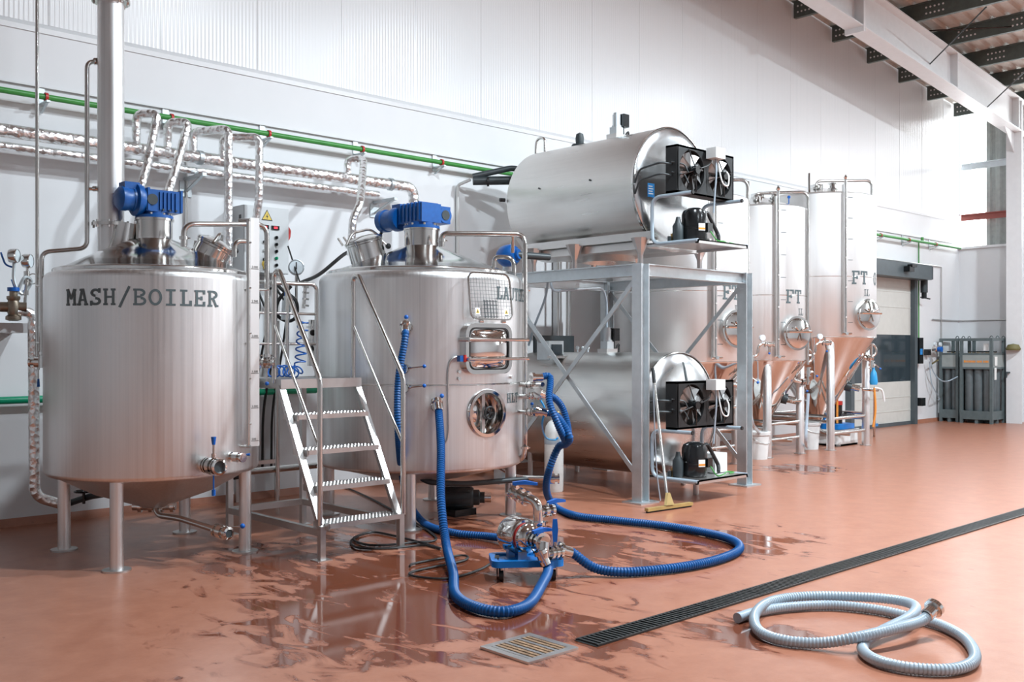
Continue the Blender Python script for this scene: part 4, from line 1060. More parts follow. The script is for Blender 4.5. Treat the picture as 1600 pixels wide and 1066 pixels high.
for x, s in ((SX0, -1), (SX1, -1)):
    angle((x - .02, SY0 + .03, 2.2), (x - .02, SY1 - .03, .22)).build('brace', 'galvanised', st)
    angle((x + .015, SY1 - .03, 2.2), (x + .015, SY0 + .03, .22)).build('brace', 'galvanised', st)
MB().bar((SX0 + .05, SY1, 2.2), (SX1 - .05, SY1, .3), .006, .045, (0, 1, 0)).build('brace', 'galvanised', st)

def horizontal_tank(name, label, xc, zc, R, yf, yb, feet_z, dome_front=.10):
    t_ = thing(name, label, 'tank', (xc, (yf + yb) / 2, feet_z))
    MB().lathe([(R - .012, 0)] + [(R, .012), (R, (yb - yf) / 2), (R, yb - yf - .012), (R - .012, yb - yf)], (xc, yf, zc), (0, 1, 0), 96).build('shell', 'steel_satin_y', t_)
    MB().lathe([(R - .008, .0), (R - .03, -.02), (R * .8, -.02 - dome_front * .4), (R * .45, -.02 - dome_front * .85), (0, -.02 - dome_front)], (xc, yf + .006, zc), (0, 1, 0), 96).build('front_end', 'steel_end', t_)
    MB().lathe([(0, .10), (R * .5, .085), (R * .85, .04), (R - .008, 0)], (xc, yb - .006, zc), (0, 1, 0), 72).build('back_end', 'steel_satin_y', t_)
    MB().lathe([(R - .004, -.006), (R + .006, -.004), (R + .006, .02), (R - .002, .024)], (xc, yf, zc), (0, 1, 0), 96).build('end_rim', 'steel_dome', t_)
    return t_
UX, UZ, UR, UYF, UYB = 8.36, 3.16, .645, 6.42, 8.28
ut = horizontal_tank('cooling_tank', 'horizontal steel cooling tank up on the galvanised stand', UX, UZ, UR, UYF, UYB, SZ, .02)
for s in (-1, 1):
    x = UX + s * .50
    MB().box(x - .02, UYF - .12, 2.60, x + .02, UYB - .18, 2.68).build('saddle_rail', 'steel_bar', ut)
    for y in (UYF + .02, (UYF + UYB) / 2, UYB - .3):
        lg = MB().lathe([(.10, 2.62 - SZ), (.034, 2.47 - SZ), (.028, 2.45 - SZ), (.028, 0)], (x, y, SZ), (0, 0, 1), 8).build('leg', 'steel_bar', ut)
MB().lathe([(.3, 0), (.28, .1), (0, .1)], (UX, 7.3, 2.45), (0, 0, 1), 32).build('sump', 'steel_satin_y', ut)
MB().box(UX - .42, UYF - .02, 2.52, UX + .42, UYB - .2, 2.6).build('saddle_plate', 'steel_bar', ut)
def agitator(root, x, y, z):
    o = MB().box(x - .09, y - .07, z, x + .09, y + .07, z + .07).build('agitator_base', 'steel_bar', root)
    MB().box(x - .06, y - .05, z + .07, x + .05, y + .05, z + .15).cyl((x, y, z + .15), (x, y, z + .17), .055, n=16).build('agitator_gear', 'galvanised', o)
    MB().cyl((x, y, z + .17), (x, y, z + .29), .045, n=16).cyl((x, y, z + .29), (x, y, z + .31), .036, n=16).build('agitator_motor', 'galvanised', o)
    MB().box(x + .04, y - .07, z + .16, x + .13, y + .02, z + .30).build('junction_box', 'black_metal', o)
    MB().sweep(spline([(x + .085, y - .02, z + .16), (x + .09, y - .03, z + .06), (x + .16, y - .03, z + .12), (x + .2, y, z + .03)], .015), .011, 6).build('motor_lead', 'black_rubber', o)
agitator(ut, UX - .03, 7.16, UZ + UR - .03)
MB().lathe([(.10, 0), (.09, .03), (.045, .035), (.05, .10), (.04, .15), (.0, .17)], (UX - .02, 7.72, UZ + UR - .012), (0, 0, 1), 18).build('breather_cap', 'charcoal', ut)
MB().tube([(UX - .12, 8.18, UZ + UR - .05), (UX - .12, 8.18, UZ + UR + .16), (UX - .12, 8.32, UZ + UR + .16), (UX - .12, 8.34, UZ + UR - .1)], .016, .07, 10).build('fill_pipe', 'steel_pipe', ut)
Fu = Fr((UX - .39, UYF - .027, UZ - .04), (-.05, -1, 0))
lb = MB().fbox(Fu, -.05, -.08, 0, .05, .06, .003).build('blue_label', 'label_blue', ut, 'blue printed label')
for k in range(4): MB().fbox(Fu, -.04, -.05 + k * .025, .003, .03 - .01 * (k % 2), -.04 + k * .025, .004).build('label_line', 'label_white', lb)
for y in (7.0, 7.75):
    MB().cyl((UX - UR * .995, y, UZ + .1), (UX - UR - .006, y, UZ + .1), .01, n=8).build('shell_plug', 'charcoal', ut)
for z in (-.12, ):
    MB().cyl((UX - UR + .0, UYB + .02, UZ + .03), (UX - UR - .06, UYB + .04, UZ + .03), .022, n=8).build('back_knob', 'black_rubber', ut)
LX, LZ, LTR = 8.52, .80, .66
lt = horizontal_tank('cooling_tank', 'horizontal steel cooling tank on the floor under the stand', LX, LZ, LTR, 6.46, 8.6, 0, .11)
for s in (-1, 1):
    for y in (6.7, 8.3): MB().cyl((LX + s * .4, y, 0), (LX + s * .4, y, .34), .03, n=12).build('leg', 'steel_bar', lt)
agitator(lt, 8.52, 7.46, LZ + LTR - .03)
ab = MB().box(8.18, 8.05, LZ + LTR - .09, 8.42, 8.25, LZ + LTR + .13).build('control_box', 'galvanised', lt)
MB().box(8.22, 8.035, LZ + LTR - .03, 8.38, 8.05, LZ + LTR + .09).build('control_screen', 'vision_glass', ab)
MB().box(8.42, 8.52, LZ + LTR - .1, 9.1, 8.56, LZ + LTR + .2).build('service_panel', 'charcoal', lt)
MB().box(8.1, 7.85, LZ + LTR - .07, 8.75, 8.0, LZ + LTR - .04).build('top_hatch', 'steel_bar', lt)
for k in range(3):
    MB().ball((8.55 + .09 * k, 7.95, LZ + LTR + .05), .022, 8).cyl((8.55 + .09 * k, 7.95, LZ + LTR - .04), (8.55 + .09 * k, 7.95, LZ + LTR + .05), .01, n=6).build('hatch_knob', 'gauge_glass', lt)
hd = atx(885, 655, LX - LTR * .93)
MB().cyl(hd, hd - V((.1, 0, 0)), .02, n=8).cyl(hd - V((.1, 0, -.07)), hd - V((.1, 0, .07)), .013, n=8).build('outlet_handle', 'brass', lt)
MB().tube([(LX - .1, 6.33, LZ + .55), (LX - .25, 6.2, LZ + .5), (LX - .3, 6.1, LZ + .2)], .012, .05, 6).build('refrigerant_line', 'charcoal', lt)

def condensing_unit(name, label, zt, x0=7.86):
    """fan coil above, compressor on a tray below, tube side loops"""
    u_ = thing(name, label, 'condenser', (x0 + .45, 5.98, zt))
    x1 = x0 + .96; yc = 5.98; cz0, cz1 = zt + .49, zt + .96
    tray = MB().box(x0, 5.74, zt, x0 + .86, 6.36, zt + .012).box(x0, 5.74, zt - .025, x0 + .86, 5.765, zt + .012).box(x0, 5.74, zt - .025, x0 + .025, 6.36, zt + .012).box(x0 + .835, 5.74, zt - .025, x0 + .86, 6.36, zt + .012).build('tray', 'steel_bar', u_)
    for x in (x0 + .012, x0 + .848):
        MB().tube([(x, 5.74, zt), (x, 6.30, zt), (x, 6.30, cz0 - .02), (x, 5.80, cz0 - .02)], .019, .11, 12).build('side_loop', 'hose_grey', u_)
        MB().cyl((x, 5.81, cz0 - .02), (x, 5.795, cz0 - .02), .02, n=10).build('loop_cap', 'black_rubber', u_)
    hz = MB().box(x0, yc + .0, cz0, x0 + .02, yc + .14, cz1).box(x1 - .02, yc, cz0, x1, yc + .14, cz1).box(x0, yc, cz0, x1, yc + .14, cz0 + .02).box(x0, yc, cz1 - .02, x1, yc + .14, cz1)
    # front sheet with two round fan openings
    F = Fr(((x0 + x1) / 2, yc, (cz0 + cz1) / 2), (0, -1, 0))
    hw_, hh = .48, .235; fr = .205; n_ = 32
    for s in (-1, 1):
        ring = [(s * .238 + fr * math.cos(2 * PI * i / n_), fr * math.sin(2 * PI * i / n_)) for i in range(n_)]
        sq = []
        for i in range(n_):
            a = 2 * PI * i / n_; k = 1 / max(abs(math.cos(a)) / .2405, abs(math.sin(a)) / hh); sq.append((s * .238 + k * math.cos(a), k * math.sin(a)))
        vs = [F(a, b, 0) for a, b in ring] + [F(a, b, 0) for a, b in sq] + [F(a, b, -.05) for a, b in ring]
        hz.add(vs, [(i, i + n_, (i + 1) % n_ + n_, (i + 1) % n_) for i in range(n_)] + [(i, (i + 1) % n_, (i + 1) % n_ + 2 * n_, i + 2 * n_) for i in range(n_)])
    hz.build('coil_housing', 'black_matt', u_)
    co = MB().box(x0 + .02, yc + .09, cz0 + .02, x1 - .02, yc + .13, cz1 - .02).build('coil', 'coil_fin', u_)
    for s in (-1, 1):
        c_ = F(s * .238, 0, -.03)
        fan = MB().cyl(F(s * .238, 0, -.06), F(s * .238, 0, .03), .05, n=16).cyl(F(s * .238, 0, .03), F(s * .238, 0, .075), .04, n=16).build('fan_motor', 'black_metal', u_)
        for i in range(8):
            a = i * PI / 4 + .2; b2 = a + .48
            MB().add([F(s * .238 + r_ * math.cos(q_), r_ * math.sin(q_), z_) for r_, q_, z_ in ((.05, a, -.01), (.19, a - .08, .0), (.19, b2 - .08, -.045), (.05, b2 + .1, -.045), (.05, a, -.013), (.19, a - .08, -.003), (.19, b2 - .08, -.048), (.05, b2 + .1, -.048))],
                     [(0, 1, 2, 3), (7, 6, 5, 4), (0, 4, 5, 1), (1, 5, 6, 2), (2, 6, 7, 3), (3, 7, 4, 0)]).build('fan_blade', 'fan_blade', fan)
        for a in (.3, .3 + PI / 2, .3 + PI, .3 + 1.5 * PI):
            MB().cyl(F(s * .238, 0, .05), F(s * .238 + .215 * math.cos(a), .215 * math.sin(a), .008), .006, n=6).build('fan_stay', 'black_metal', fan)
    jb = MB().fbox(F, -.03, hh - .09, .02, .13, hh + .015, .14).build('junction_box', 'white_plastic', u_)
    MB().sweep(spline([F(.05, hh - .09, .08), F(.045, 0, .09), F(.05, -.2, .07), F(.04, -.4, .06)], .02), .009, 7).build('supply_cable', 'hose_grey', u_)
    MB().sweep(spline([F(.08, hh - .09, .08), F(.10, -.08, .12), F(.17, -.12, .14), F(.22, -.02, .12), F(.24, .04, .08)], .015), .008, 7).build('fan_cable', 'white_plastic', u_)
    MB().sweep(spline([F(-.0, .12, .06), F(-.10, .06, .1), F(-.2, .02, .08)], .015), .007, 6).build('fan_cable', 'black_rubber', u_)
    cx_, cy_ = x0 + .28, 5.98
    cp = MB().lathe([(0, 0), (.12, 0), (.128, .02), (.128, .12), (.132, .125), (.132, .14), (.126, .145), (.126, .27), (.11, .31), (.06, .335), (0, .34)], (cx_, cy_, zt + .02), (0, 0, 1), 32).build('compressor', 'black_metal', u_)
    MB().box(cx_ + .02, cy_ - .15, zt + .11, cx_ + .10, cy_ - .10, zt + .2).build('terminal_cover', 'black_metal', cp)
    Fc = Fr((cx_ - .05, cy_ - .125, zt + .15), (-.45, -.9, 0))
    MB().fbox(Fc, -.035, -.03, .0, .035, .04, .006).build('compressor_label', 'label_white', cp)
    MB().fbox(Fc, -.035, -.02, .006, .035, .0, .007).build('label_stripe', 'orange', cp)
    MB().lathe([(0, 0), (.05, 0), (.055, .02), (.055, .16), (.03, .2), (.02, .25), (0, .25)], (cx_ - .16, cy_ + .08, zt + .012), (0, 0, 1), 18).build('receiver', 'charcoal', u_)
    MB().tube([(cx_ + .1, cy_ - .02, zt + .30), (cx_ + .16, cy_ - .04, zt + .33), (cx_ + .30, cy_ - .08, zt + .10), (cx_ + .24, cy_ - .12, zt + .05)], .02, .06, 8).build('suction_line', 'black_rubber', u_)
    MB().tube([(cx_ + .08, cy_, zt + .25), (cx_ + .2, cy_ + .02, zt + .25), (cx_ + .2, cy_ + .02, zt + .02)], .011, .03, 6).build('discharge_line', 'steel_pipe', u_)
    MB().lathe([(.03, 0), (.03, .1), (.01, .12)], (cx_ + .17, cy_ + .0, zt + .05), (0, 0, 1), 10).build('filter_drier', 'steel_pipe', u_)
    for k in range(3): MB().cyl((x0 + .06 + .05 * k, 6.12, zt + .012), (x0 + .06 + .05 * k, 6.12, zt + .07 + .03 * (k % 2)), .02, n=8).build('tray_fitting', 'brass' if k == 1 else 'charcoal', u_)
    MB().sweep(spline([(cx_ + .06, cy_ - .15, zt + .12), (cx_ + .1, cy_ - .2, zt + .03), (cx_ + .25, cy_ - .18, zt + .03), (cx_ + .42, cy_ - .1, zt + .03), (cx_ + .48, cy_ - .14, zt + .025), (cx_ + .36, cy_ - .17, zt + .025)], .02), .007, 6).build('earth_wire', 'green_pipe', u_)
    for z_ in (cz0 + .17, cz0 + .28):
        MB().tube([(x0, yc + .07, z_), (x0 - .12, yc + .1, z_ + .01), (x0 - .15, yc + .35, z_ - .03), (x0 - .12, yc + .43, z_ - .15)], .010, .05, 7).build('refrigerant_line', 'charcoal', u_)
    for z_ in (cz0 + .2, cz0 + .3):
        MB().tube([(x0 - .02, yc + .05, z_), (x0 + .1, yc - .015, z_ - .02), (x0 + .14, yc - .03, z_ - .1)], .008, .03, 6).build('coil_header', 'charcoal', u_)
    return u_
condensing_unit('condensing_unit', 'black twin fan condenser with compressor on the upper tank', 2.545)
cu2 = condensing_unit('condensing_unit', 'black twin fan condenser with compressor near the floor', .215)
MB().box(8.45, 5.95, .235, 8.66, 6.15, .43).build('white_box', 'white_plastic', cu2)
MB().cyl((8.4, 6.15, 0), (8.4, 6.15, .2), .03, n=12).build('tray_leg', 'steel_bar', cu2)

# ================================================================== FERMENTERS
def fermenter(label, c, R, zj, zt, legs, px_g, px_t, px_m, py_m, text_y, txt_h, cip, zc=.38, marks=(), group=None):
    f_ = thing('fermenter', label, 'fermentation tank', (c[0], c[1], 0))
    cx, cy = c
    MB().lathe([(R - .004, zj), (R, zj + .01), (R, (zj + zt) / 2), (R, zt - .03)] + arc(R - .04, zt - .03, .04, .04, 0, 90, 4), (cx, cy, 0), n=96).build('shell', 'steel_white', f_)
    MB().lathe([(R - .04, zt + .008), (R * .5, zt + .10), (.10, zt + .19), (.10, zt + .24), (0, zt + .24)], (cx, cy, 0), n=72).build('dome', 'steel_dome', f_)
    MB().lathe([(R - .002, zj + .004), (.14, zc + .04), (.11, zc), (0, zc)], (cx, cy, 0), n=96).build('cone', 'steel_polished', f_)
    MB().lathe([(R, zj - .006), (R + .004, zj), (R + .004, zj + .012), (R, zj + .016)], (cx, cy, 0), n=96).build('seam_ring', 'steel_dome', f_)
    MB().lathe([(R + .0005, zj + (zt - zj) * .42), (R + .0025, zj + (zt - zj) * .42 + .004), (R + .0005, zj + (zt - zj) * .42 + .008)], (cx, cy, 0), n=96).build('weld_seam', 'steel_dome', f_)
    for x, y, top in legs:
        lg = MB().lathe([(.058, .0), (.058, top - .03), (.045, top - .008), (0, top)], (x, y, .008), (0, 0, 1), 18).build('leg', 'steel_brushed', f_)
        MB().cyl((x, y, 0), (x, y, .01), .085, n=20).build('foot_plate', 'steel_bar', lg)
    P4 = [V((x, y, 0)) for x, y, _ in legs]
    order = [P4[0], P4[1], P4[3], P4[2]]
    for i in range(4):
        a, b_ = order[i], order[(i + 1) % 4]
        for z in ((.42, .5) if i else (.46, .24)): MB().cyl(a + V((0, 0, z)), b_ + V((0, 0, z)), .024, n=10).build('stretcher', 'steel_pipe', f_)
    # sight gauge
    p, n = hit(c, R, px_g, 450); F = Fr((cx + n.x * R, cy + n.y * R, 0), n)
    gt = MB().cyl(F(0, zj + .04, .06), F(0, zt + .16, .06), .020, n=10).build('sight_tube', 'steel_pipe', f_)
    MB().fbox(F, -.035, zj + .06, .02, -.02, zt + .1, .08).build('tube_guard', 'steel_bar', gt)
    MB().ball(F(0, zt + .2, .06), .03, 8).cyl(F(0, zt + .1, .06), F(0, zt + .24, .06), .012, n=6).build('tube_cap', 'steel_polished', gt)
    mb = MB().cyl(F(0, zj + .06, -.01), F(0, zj + .06, .12), .022, n=10).cyl(F(-.06, zj + .06, .07), F(.09, zj + .06, .07), .016, n=8)
    mb.build('tube_valve', 'steel_polished', gt)
    for k in range(5): MB().cyl(F(0, zj + .3 + k * (zt - zj - .4) / 4, .075), F(0, zj + .3 + k * (zt - zj - .4) / 4, .09), .01, n=8).build('tube_clip', 'white_plastic', gt)
    sc = 7
    for k in range(sc):
        z = zj + .22 + k * (zt - zj - .3) / (sc - 1)
        nn = hit(c, R, px_g + 7, 450)[1]; a0 = math.atan2(nn.y, nn.x); pl = round_place(c, R, a0, z, .002)
        MB().add([pl(0, 0), pl(.04, 0), pl(.08, 0), pl(.08, .008), pl(.04, .008), pl(0, .008)], [(0, 1, 4, 5), (1, 2, 3, 4)]).build('scale_mark', 'letter_grey', f_)
    # lettering
    z = hit(c, R, px_t, text_y)[0].z
    cyl_text(f_, c, R, 'FT', px_t, z, txt_h, txt_h * .86, label='grey slab lettering FT')
    n0 = hit(c, R, px_t, 500)[1]
    lettering('0', txt_h, txt_h, round_place(c, R, math.atan2(n0.y, n0.x) + 3 * txt_h * .86 / R, z)).build('lettering', 'letter_grey', f_, 'grey slab numeral 0')
    nn = hit(c, R, px_t + 20, 480)[1]
    lettering('LL', txt_h * .5, txt_h * .3, round_place(c, R, math.atan2(nn.y, nn.x), z - txt_h * .85), .12).build('small_lettering', 'letter_grey', f_)
    # manway
    p, n = hit(c, R, px_m, py_m)
    n = (n + V((-.35, -.35, 0)) * .5).normalized()
    MB().lathe([(.215, -.16), (.215, .05), (.235, .055), (.235, .07), (.20, .072)], p, n, 40).build('manway_collar', 'steel_polished', f_)
    dr_ = MB().lathe([(.205, .075), (.20, .09), (.12, .105), (0, .11)], p, n, 40).build('manway_door', 'steel_polished', f_)
    Fm = Fr(p, n)
    MB().cyl(Fm(-.2, .02, .12), Fm(.2, .02, .12), .016, n=8).build('manway_bar', 'steel_polished', dr_)
    for k in range(3): MB().cyl(Fm(0, .02, .1), Fm(.12 * math.cos(k * 2.1 + .5), .02 + .12 * math.sin(k * 2.1 + .5), .15), .011, n=8).build('wheel_spoke', 'steel_polished', dr_)
    # rinse pipe over the top and down the flank
    cpx, ctop, cbot, ctx, cd = cip
    top = atd(cpx, ctop, cd); st_ = V((cx - .2, cy - .1, zt + .1))
    dn = atd(cpx, cbot, cd)
    pipe([st_, V((st_.x, st_.y, top.z)), top, dn], .021, 'rinse_pipe', 'steel_pipe', f_, .1)
    clamp(f_, st_ + V((0, 0, .08)), (0, 0, 1), .03)
    MB().cyl(st_ + V((-.12, .05, -.02)), st_ + V((-.12, .05, .28)), .018, n=8).build('relief_valve', 'steel_polished', f_)
    mb = MB().cyl((cx + .12, cy - .2, zt + .04), (cx + .12, cy - .2, zt + .26), .05, n=16)
    for z in (.16, .24): mb.cyl((cx + .12, cy - .2, zt + z), (cx + .12, cy - .2, zt + z + .02), .075, n=16)
    mb.build('pressure_valve', 'steel_polished', f_)
    MB().ball((cx + .33, cy - .3, zt + .2), .025, 8).cyl((cx + .33, cy - .3, zt + .03), (cx + .33, cy - .3, zt + .2), .007, n=6).build('dome_lever', 'plastic_blue', f_)
    for k, yy in enumerate((ctop + 60, ctop + 130)):
        clamp(f_, atd(cpx, yy, cd), (0, 0, 1), .018)
    # looped sample pipe and valves low on the flank
    q = atd(cpx, cbot, cd)
    MB().sweep([q + V((.0, 0, .12)) + (V((CA, -CB, 0)) * math.sin(i * PI / 8) * .07 + V((0, 0, 1)) * math.cos(i * PI / 8) * .09) for i in range(9)], .018, 8).build('pipe_loop', 'steel_pipe', f_)
    butterfly(f_, q - V((0, 0, .10)), (0, 0, 1), V((CA, -CB, -.9)), .09, .03)
    MB().tube([q - V((0, 0, .06)), q - V((0, 0, .28))], .02, .02, 8).build('down_leg', 'steel_pipe', f_)
    # outlet racking arm on the cone
    pm = V((cx + R * .25, cy - R * .62, zj - .30)); nn = V((.35, -.85, -.4)).normalized()
    MB().tube([pm + V((0, .1, .25)), pm + V((0, -.02, .03)), pm + V((.16, -.06, .0))], .03, .07, 10).build('racking_arm', 'steel_dome', f_)
    butterfly(f_, pm + V((.24, -.08, .0)), (1, -.25, 0), (.3, -.2, -.8), .08, .03)
    pc = V((cx + .33 * R, cy - .42 * R, zc + (zj - zc) * .42))
    MB().cyl(pc - V((.05, -.07, -.02)), pc + V((.02, -.04, -.01)), .075, n=20).build('probe_flange', 'charcoal', f_)
    MB().cyl(pc, pc + V((.06, -.16, -.03)), .05, n=16).cyl(pc + V((-.05, -.15, -.03)), pc + V((.16, -.17, -.03)), .02, n=8).build('probe_fitting', 'steel_polished', f_)
    MB().cyl((cx, cy, zc - .12), (cx, cy, zc + .02), .05, n=14).tube([(cx, cy, zc - .1), (cx, cy - .1, zc - .18), (cx + .1, cy - .5, zc - .18)], .03, .05, 10).build('cone_outlet', 'steel_pipe', f_)
    # sample cock with small dial
    return f_
fermenter('wide fermenter half hidden behind the galvanised stand', (10.45, 7.90), .87, 1.33, 3.40, [(9.9, 7.42, 1.3), (11.0, 7.42, 1.3), (9.9, 8.4, 1.3), (11.0, 8.4, 1.3)], 1114, 1128, 1146, 514, 468, .185, (1168, 281, 578, 0, 12.6))
fermenter('narrow middle fermenter with blue handled valves', (12.33, 7.95), .68, 1.33, 3.47, [(11.91, 7.53, 1.42), (12.76, 7.53, 1.30), (11.91, 8.37, 1.3), (12.76, 8.37, 1.3)], 1213, 1227, 1241, 521, 474, .19, (1262, 300, 570, 0, 13.9), .40)
fermenter('tall fermenter at the far end beside the roll door', (14.05, 8.0), .87, 1.66, 3.80, [(13.49, 7.46, 1.62), (14.60, 7.48, 1.5), (13.49, 8.5, 1.5), (14.60, 8.5, 1.5)], 1318, 1330, 1352, 492, 444, .20, (1362, 282, 560, 0, 15.2), .38)
# sample pipes with dials that reach across between the fermenters
for lab, px, py, d in (('steel sample pipe with small dial in front of the middle fermenter', 1190, 540, 13.1), ('steel sample pipe with small dial in front of the tall fermenter', 1280, 538, 14.3)):
    sv = thing('sample_pipe', lab, 'pipe', tuple(atd(px, py + 20, d)))
    MB().tube([atd(px - 20, py + 18, d), atd(px - 6, py + 17, d), atd(px - 5, py - 2, d), atd(px + 12, py - 4, d), atd(px + 12, py + 10, d + .45)], .018, .09, 8).build('pipe_run', 'steel_pipe', sv)
    MB().cyl(atd(px + 1, py - 4, d), atd(px + 1, py - 8, d), .008, n=6).lathe([(0, -.02), (.04, -.02), (.04, .02), (0, .02)], atd(px + 1, py - 12, d), (-.5, -.86, 0), 14).build('dial', 'gauge_glass', sv)
    butterfly(sv, atd(px + 12, py - 2, d), V((CA, -CB, 0)), (0, 0, -1), .07, .024)

# ================================================================== HOSES
def hose(label, pts, r=.033, mat='hose_blue', pitch=.021, name='process_hose', ends=(True, True), group=None):
    h_ = thing(name, label, 'hose', tuple(pts[len(pts) // 2]))
    hose_mesh(pts, r, pitch).build('hose_body', mat, h_)
    for k, e in enumerate(ends):
        if not e: continue
        a, b_ = (V(pts[0]), V(pts[1])) if k == 0 else (V(pts[-1]), V(pts[-2]))
        d = (a - b_).normalized()
        MB().cyl(a - d * .04, a + d * .045, r * 1.12, n=14).cyl(a + d * .035, a + d * .06, r * 1.5, n=16).build('hose_coupling', 'steel_polished', h_)
    return h_
fz = .036
# pump trolley frame
PB = atz(813, 902, 0)
ua, wa = V((CA, -CB, 0)), V((CB, CA, 0))
ax = (ua * .55 - wa * .83).normalized(); bx = (ua * .83 + wa * .55).normalized()
PF = lambda a, b_, z: PB + ax * a + bx * b_ + V((0, 0, z))
PH = .26
TEE = PF(.235, .02, PH - .07)
h1 = [LV1 + V((0, 0, -.02)), LV1 + V((-.04, -.05, -.10)), atd(622, 600, 7.85), atd(623, 690, 7.85), atz(634, 770, .26), atz(660, 815, .05), atz(705, 832, fz), atz(760, 838, fz), atz(800, 843, fz + .02), atz(830, 846, .09)]
hose('blue hose hanging behind the stair rail and running to the pump', h1, .030)
LVb = LV2
h2 = [LVb, LVb + V((-.02, -.04, -.06)), atd(689, 700, 7.65), atd(689, 780, 7.3), atz(697, 850, .12), atz(708, 895, fz), atz(712, 930, fz), atz(745, 950, fz), atz(790, 956, fz), atz(826, 944, fz), atz(846, 915, .06), TEE + ua * .03 + V((0, 0, -.10)), TEE + V((0, 0, -.03))]
hose('blue hose dropping from the vessel front and looping round the trolley', h2, .033)
e2 = PF(.20, .22, PH - .08)
h3 = [RV['b'], RV['b'] + ua * .10 + V((0, 0, -.02)), atd(880, 664, 8.35), atd(890, 684, 8.3), atd(884, 694, 8.4), atd(872, 700, 8.5), atd(858, 735, 8.5), atz(854, 768, .25), atz(868, 792, fz + .01), atz(900, 806, fz), atz(960, 813, fz), atz(1040, 822, fz), atz(1110, 834, fz), atz(1148, 846, fz), atz(1154, 860, fz), atz(1120, 875, fz), atz(1060, 887, fz), atz(980, 894, fz), atz(930, 888, fz + .02), e2 + bx * .06 + V((0, 0, -.02)), e2]
hose('long blue hose making a wide loop across the floor', h3, .033)
h4 = [RV['a'] + V((-.06, 0, .06)), RV['a'] + ua * .06 + V((0, 0, .06)), atd(858, 625, 8.3), atd(868, 655, 8.25), atd(879, 680, 8.3), atd(885, 690, 8.45), atd(888, 672, 8.6), atd(880, 640, 8.65), atd(866, 622, 8.6), RV['c']]
hose('short blue hose hanging in a tight U beside the white gas cylinder', h4, .031)
MB().sweep(spline([RV['c'] + V((-.02, 0, -.05)), atd(851, 640, 8.5), atd(847, 665, 8.5), atd(853, 684, 9.4), atd(866, 688, 10.2), atd(872, 684, 10.28)], .02), .009, 6).build('gas_line', 'tube_lightblue', None, 'thin light blue gas line to the white cylinder', cat='hose')
cpts = [(1152, 966), (1180, 957), (1230, 949), (1300, 946), (1370, 953), (1425, 965), (1472, 978), (1510, 1000), (1523, 1030), (1490, 1046), (1420, 1044), (1365, 1030), (1348, 1010), (1375, 988), (1420, 965), (1430, 948), (1400, 938), (1340, 933), (1260, 932), (1205, 940), (1180, 960), (1185, 985), (1220, 1000), (1280, 1005), (1340, 996), (1400, 982), (1440, 970), (1456, 954)]
zc_ = [.03] * 6 + [.03, .03] + [.03] * 5 + [.05, .075, .085, .08, .07, .06, .06, .05, .035, .03, .035, .075, .095, .10, .14]
hp_ = [atz(x, y, z) for (x, y), z in zip(cpts, zc_)]
gh_ = thing('suction_hose', 'pale grey spiral hose lying in loops on the floor', 'hose', tuple(atz(1340, 980, 0)))
hose_mesh(hp_, .0285, .018, .13).build('hose_body', 'hose_grey', gh_)
d = (hp_[-1] - hp_[-2]).normalized()
MB().lathe([(.028, -.05), (.034, -.045), (.034, .01), (.05, .012), (.05, .035), (.03, .037), (.026, .02)], hp_[-1], d, 20).build('hose_coupling', 'steel_polished', gh_)
MB().lathe([(.0265, 0), (.0285, -.002), (.022, -.012), (.02, -.03)], hp_[0], (hp_[0] - hp_[1]), 16).build('hose_end', 'clear_tube', gh_)

# ================================================================== PUMP ON TROLLEY
tr_ = thing('pump_trolley', 'blue plastic dolly under the stainless pump', 'trolley', tuple(PB))
Ft = Fr(PF(.02, .03, .115), (0, 0, 1), up=tuple((wa * .98 - ua * .1)))
MB().rrect(Ft, .47, .30, .05, -.02, .022, .04).rrect(Ft, .40, .23, .03, -.02, .008).build('deck', 'trolley_blue', tr_)
for a in (-.19, .19): MB().rrect(Fr(Ft(a, 0, .02), (0, 0, 1), up=tuple(wa)), .03, .10, .012, 0, .004).build('hand_slot', 'black_rubber', tr_)
for a in (-.17, .17):
    for b_ in (-.10, .10):
        c_ = Ft(a, b_, -.08)
        w_ = MB().cyl(c_ - ua * .014, c_ + ua * .014, .034, n=18).build('caster_wheel', 'black_rubber', tr_)
        MB().bar(c_ - ua * .02, c_ - ua * .02 + V((0, 0, .062)), .006, .03, tuple(wa)).bar(c_ + ua * .02, c_ + ua * .02 + V((0, 0, .062)), .006, .03, tuple(wa)).build('caster_fork', 'steel_bar', w_)
MB().box(*(Ft(.14, -.17, -.03)), *(Ft(.14, -.17, -.03) + V((.05, .05, .045)))).build('corner_bumper', 'trolley_blue', tr_)
pu_ = thing('centrifugal_pump', 'shiny stainless pump with blue valve handles on the trolley', 'pump', tuple(PF(0, 0, .125)))
A0 = PF(-.17, .035, PH)
MB().lathe([(0, 0), (.10, .0), (.118, .012), (.122, .03), (.122, .17), (.114, .185), (.07, .19)], A0, ax, 40).build('motor_cover', 'steel_polished', pu_)
MB().lathe([(.06, .185), (.09, .19), (.098, .20), (.098, .235), (.085, .25), (.055, .26), (.042, .29)], A0, ax, 36).build('pump_casing', 'steel_polished', pu_)
MB().sweep([A0 + ax * .197 + (bx * math.cos(i * PI / 14 + 1.7) + V((0, 0, 1)) * math.sin(i * PI / 14 + 1.7)) * .092 for i in range(10)], .009, 6).build('red_clamp', 'red', pu_)
mb = MB()
for k in (.28, .325, .37): mb.lathe([(.04, k - .012), (.06, k - .01), (.06, k + .01), (.04, k + .012)], A0, ax, 22)
mb.cyl(A0 + ax * .25, A0 + ax * .40, .04, n=18).build('inlet_pipe', 'steel_polished', pu_)
hb = A0 + ax * .335 + V((0, 0, .06))
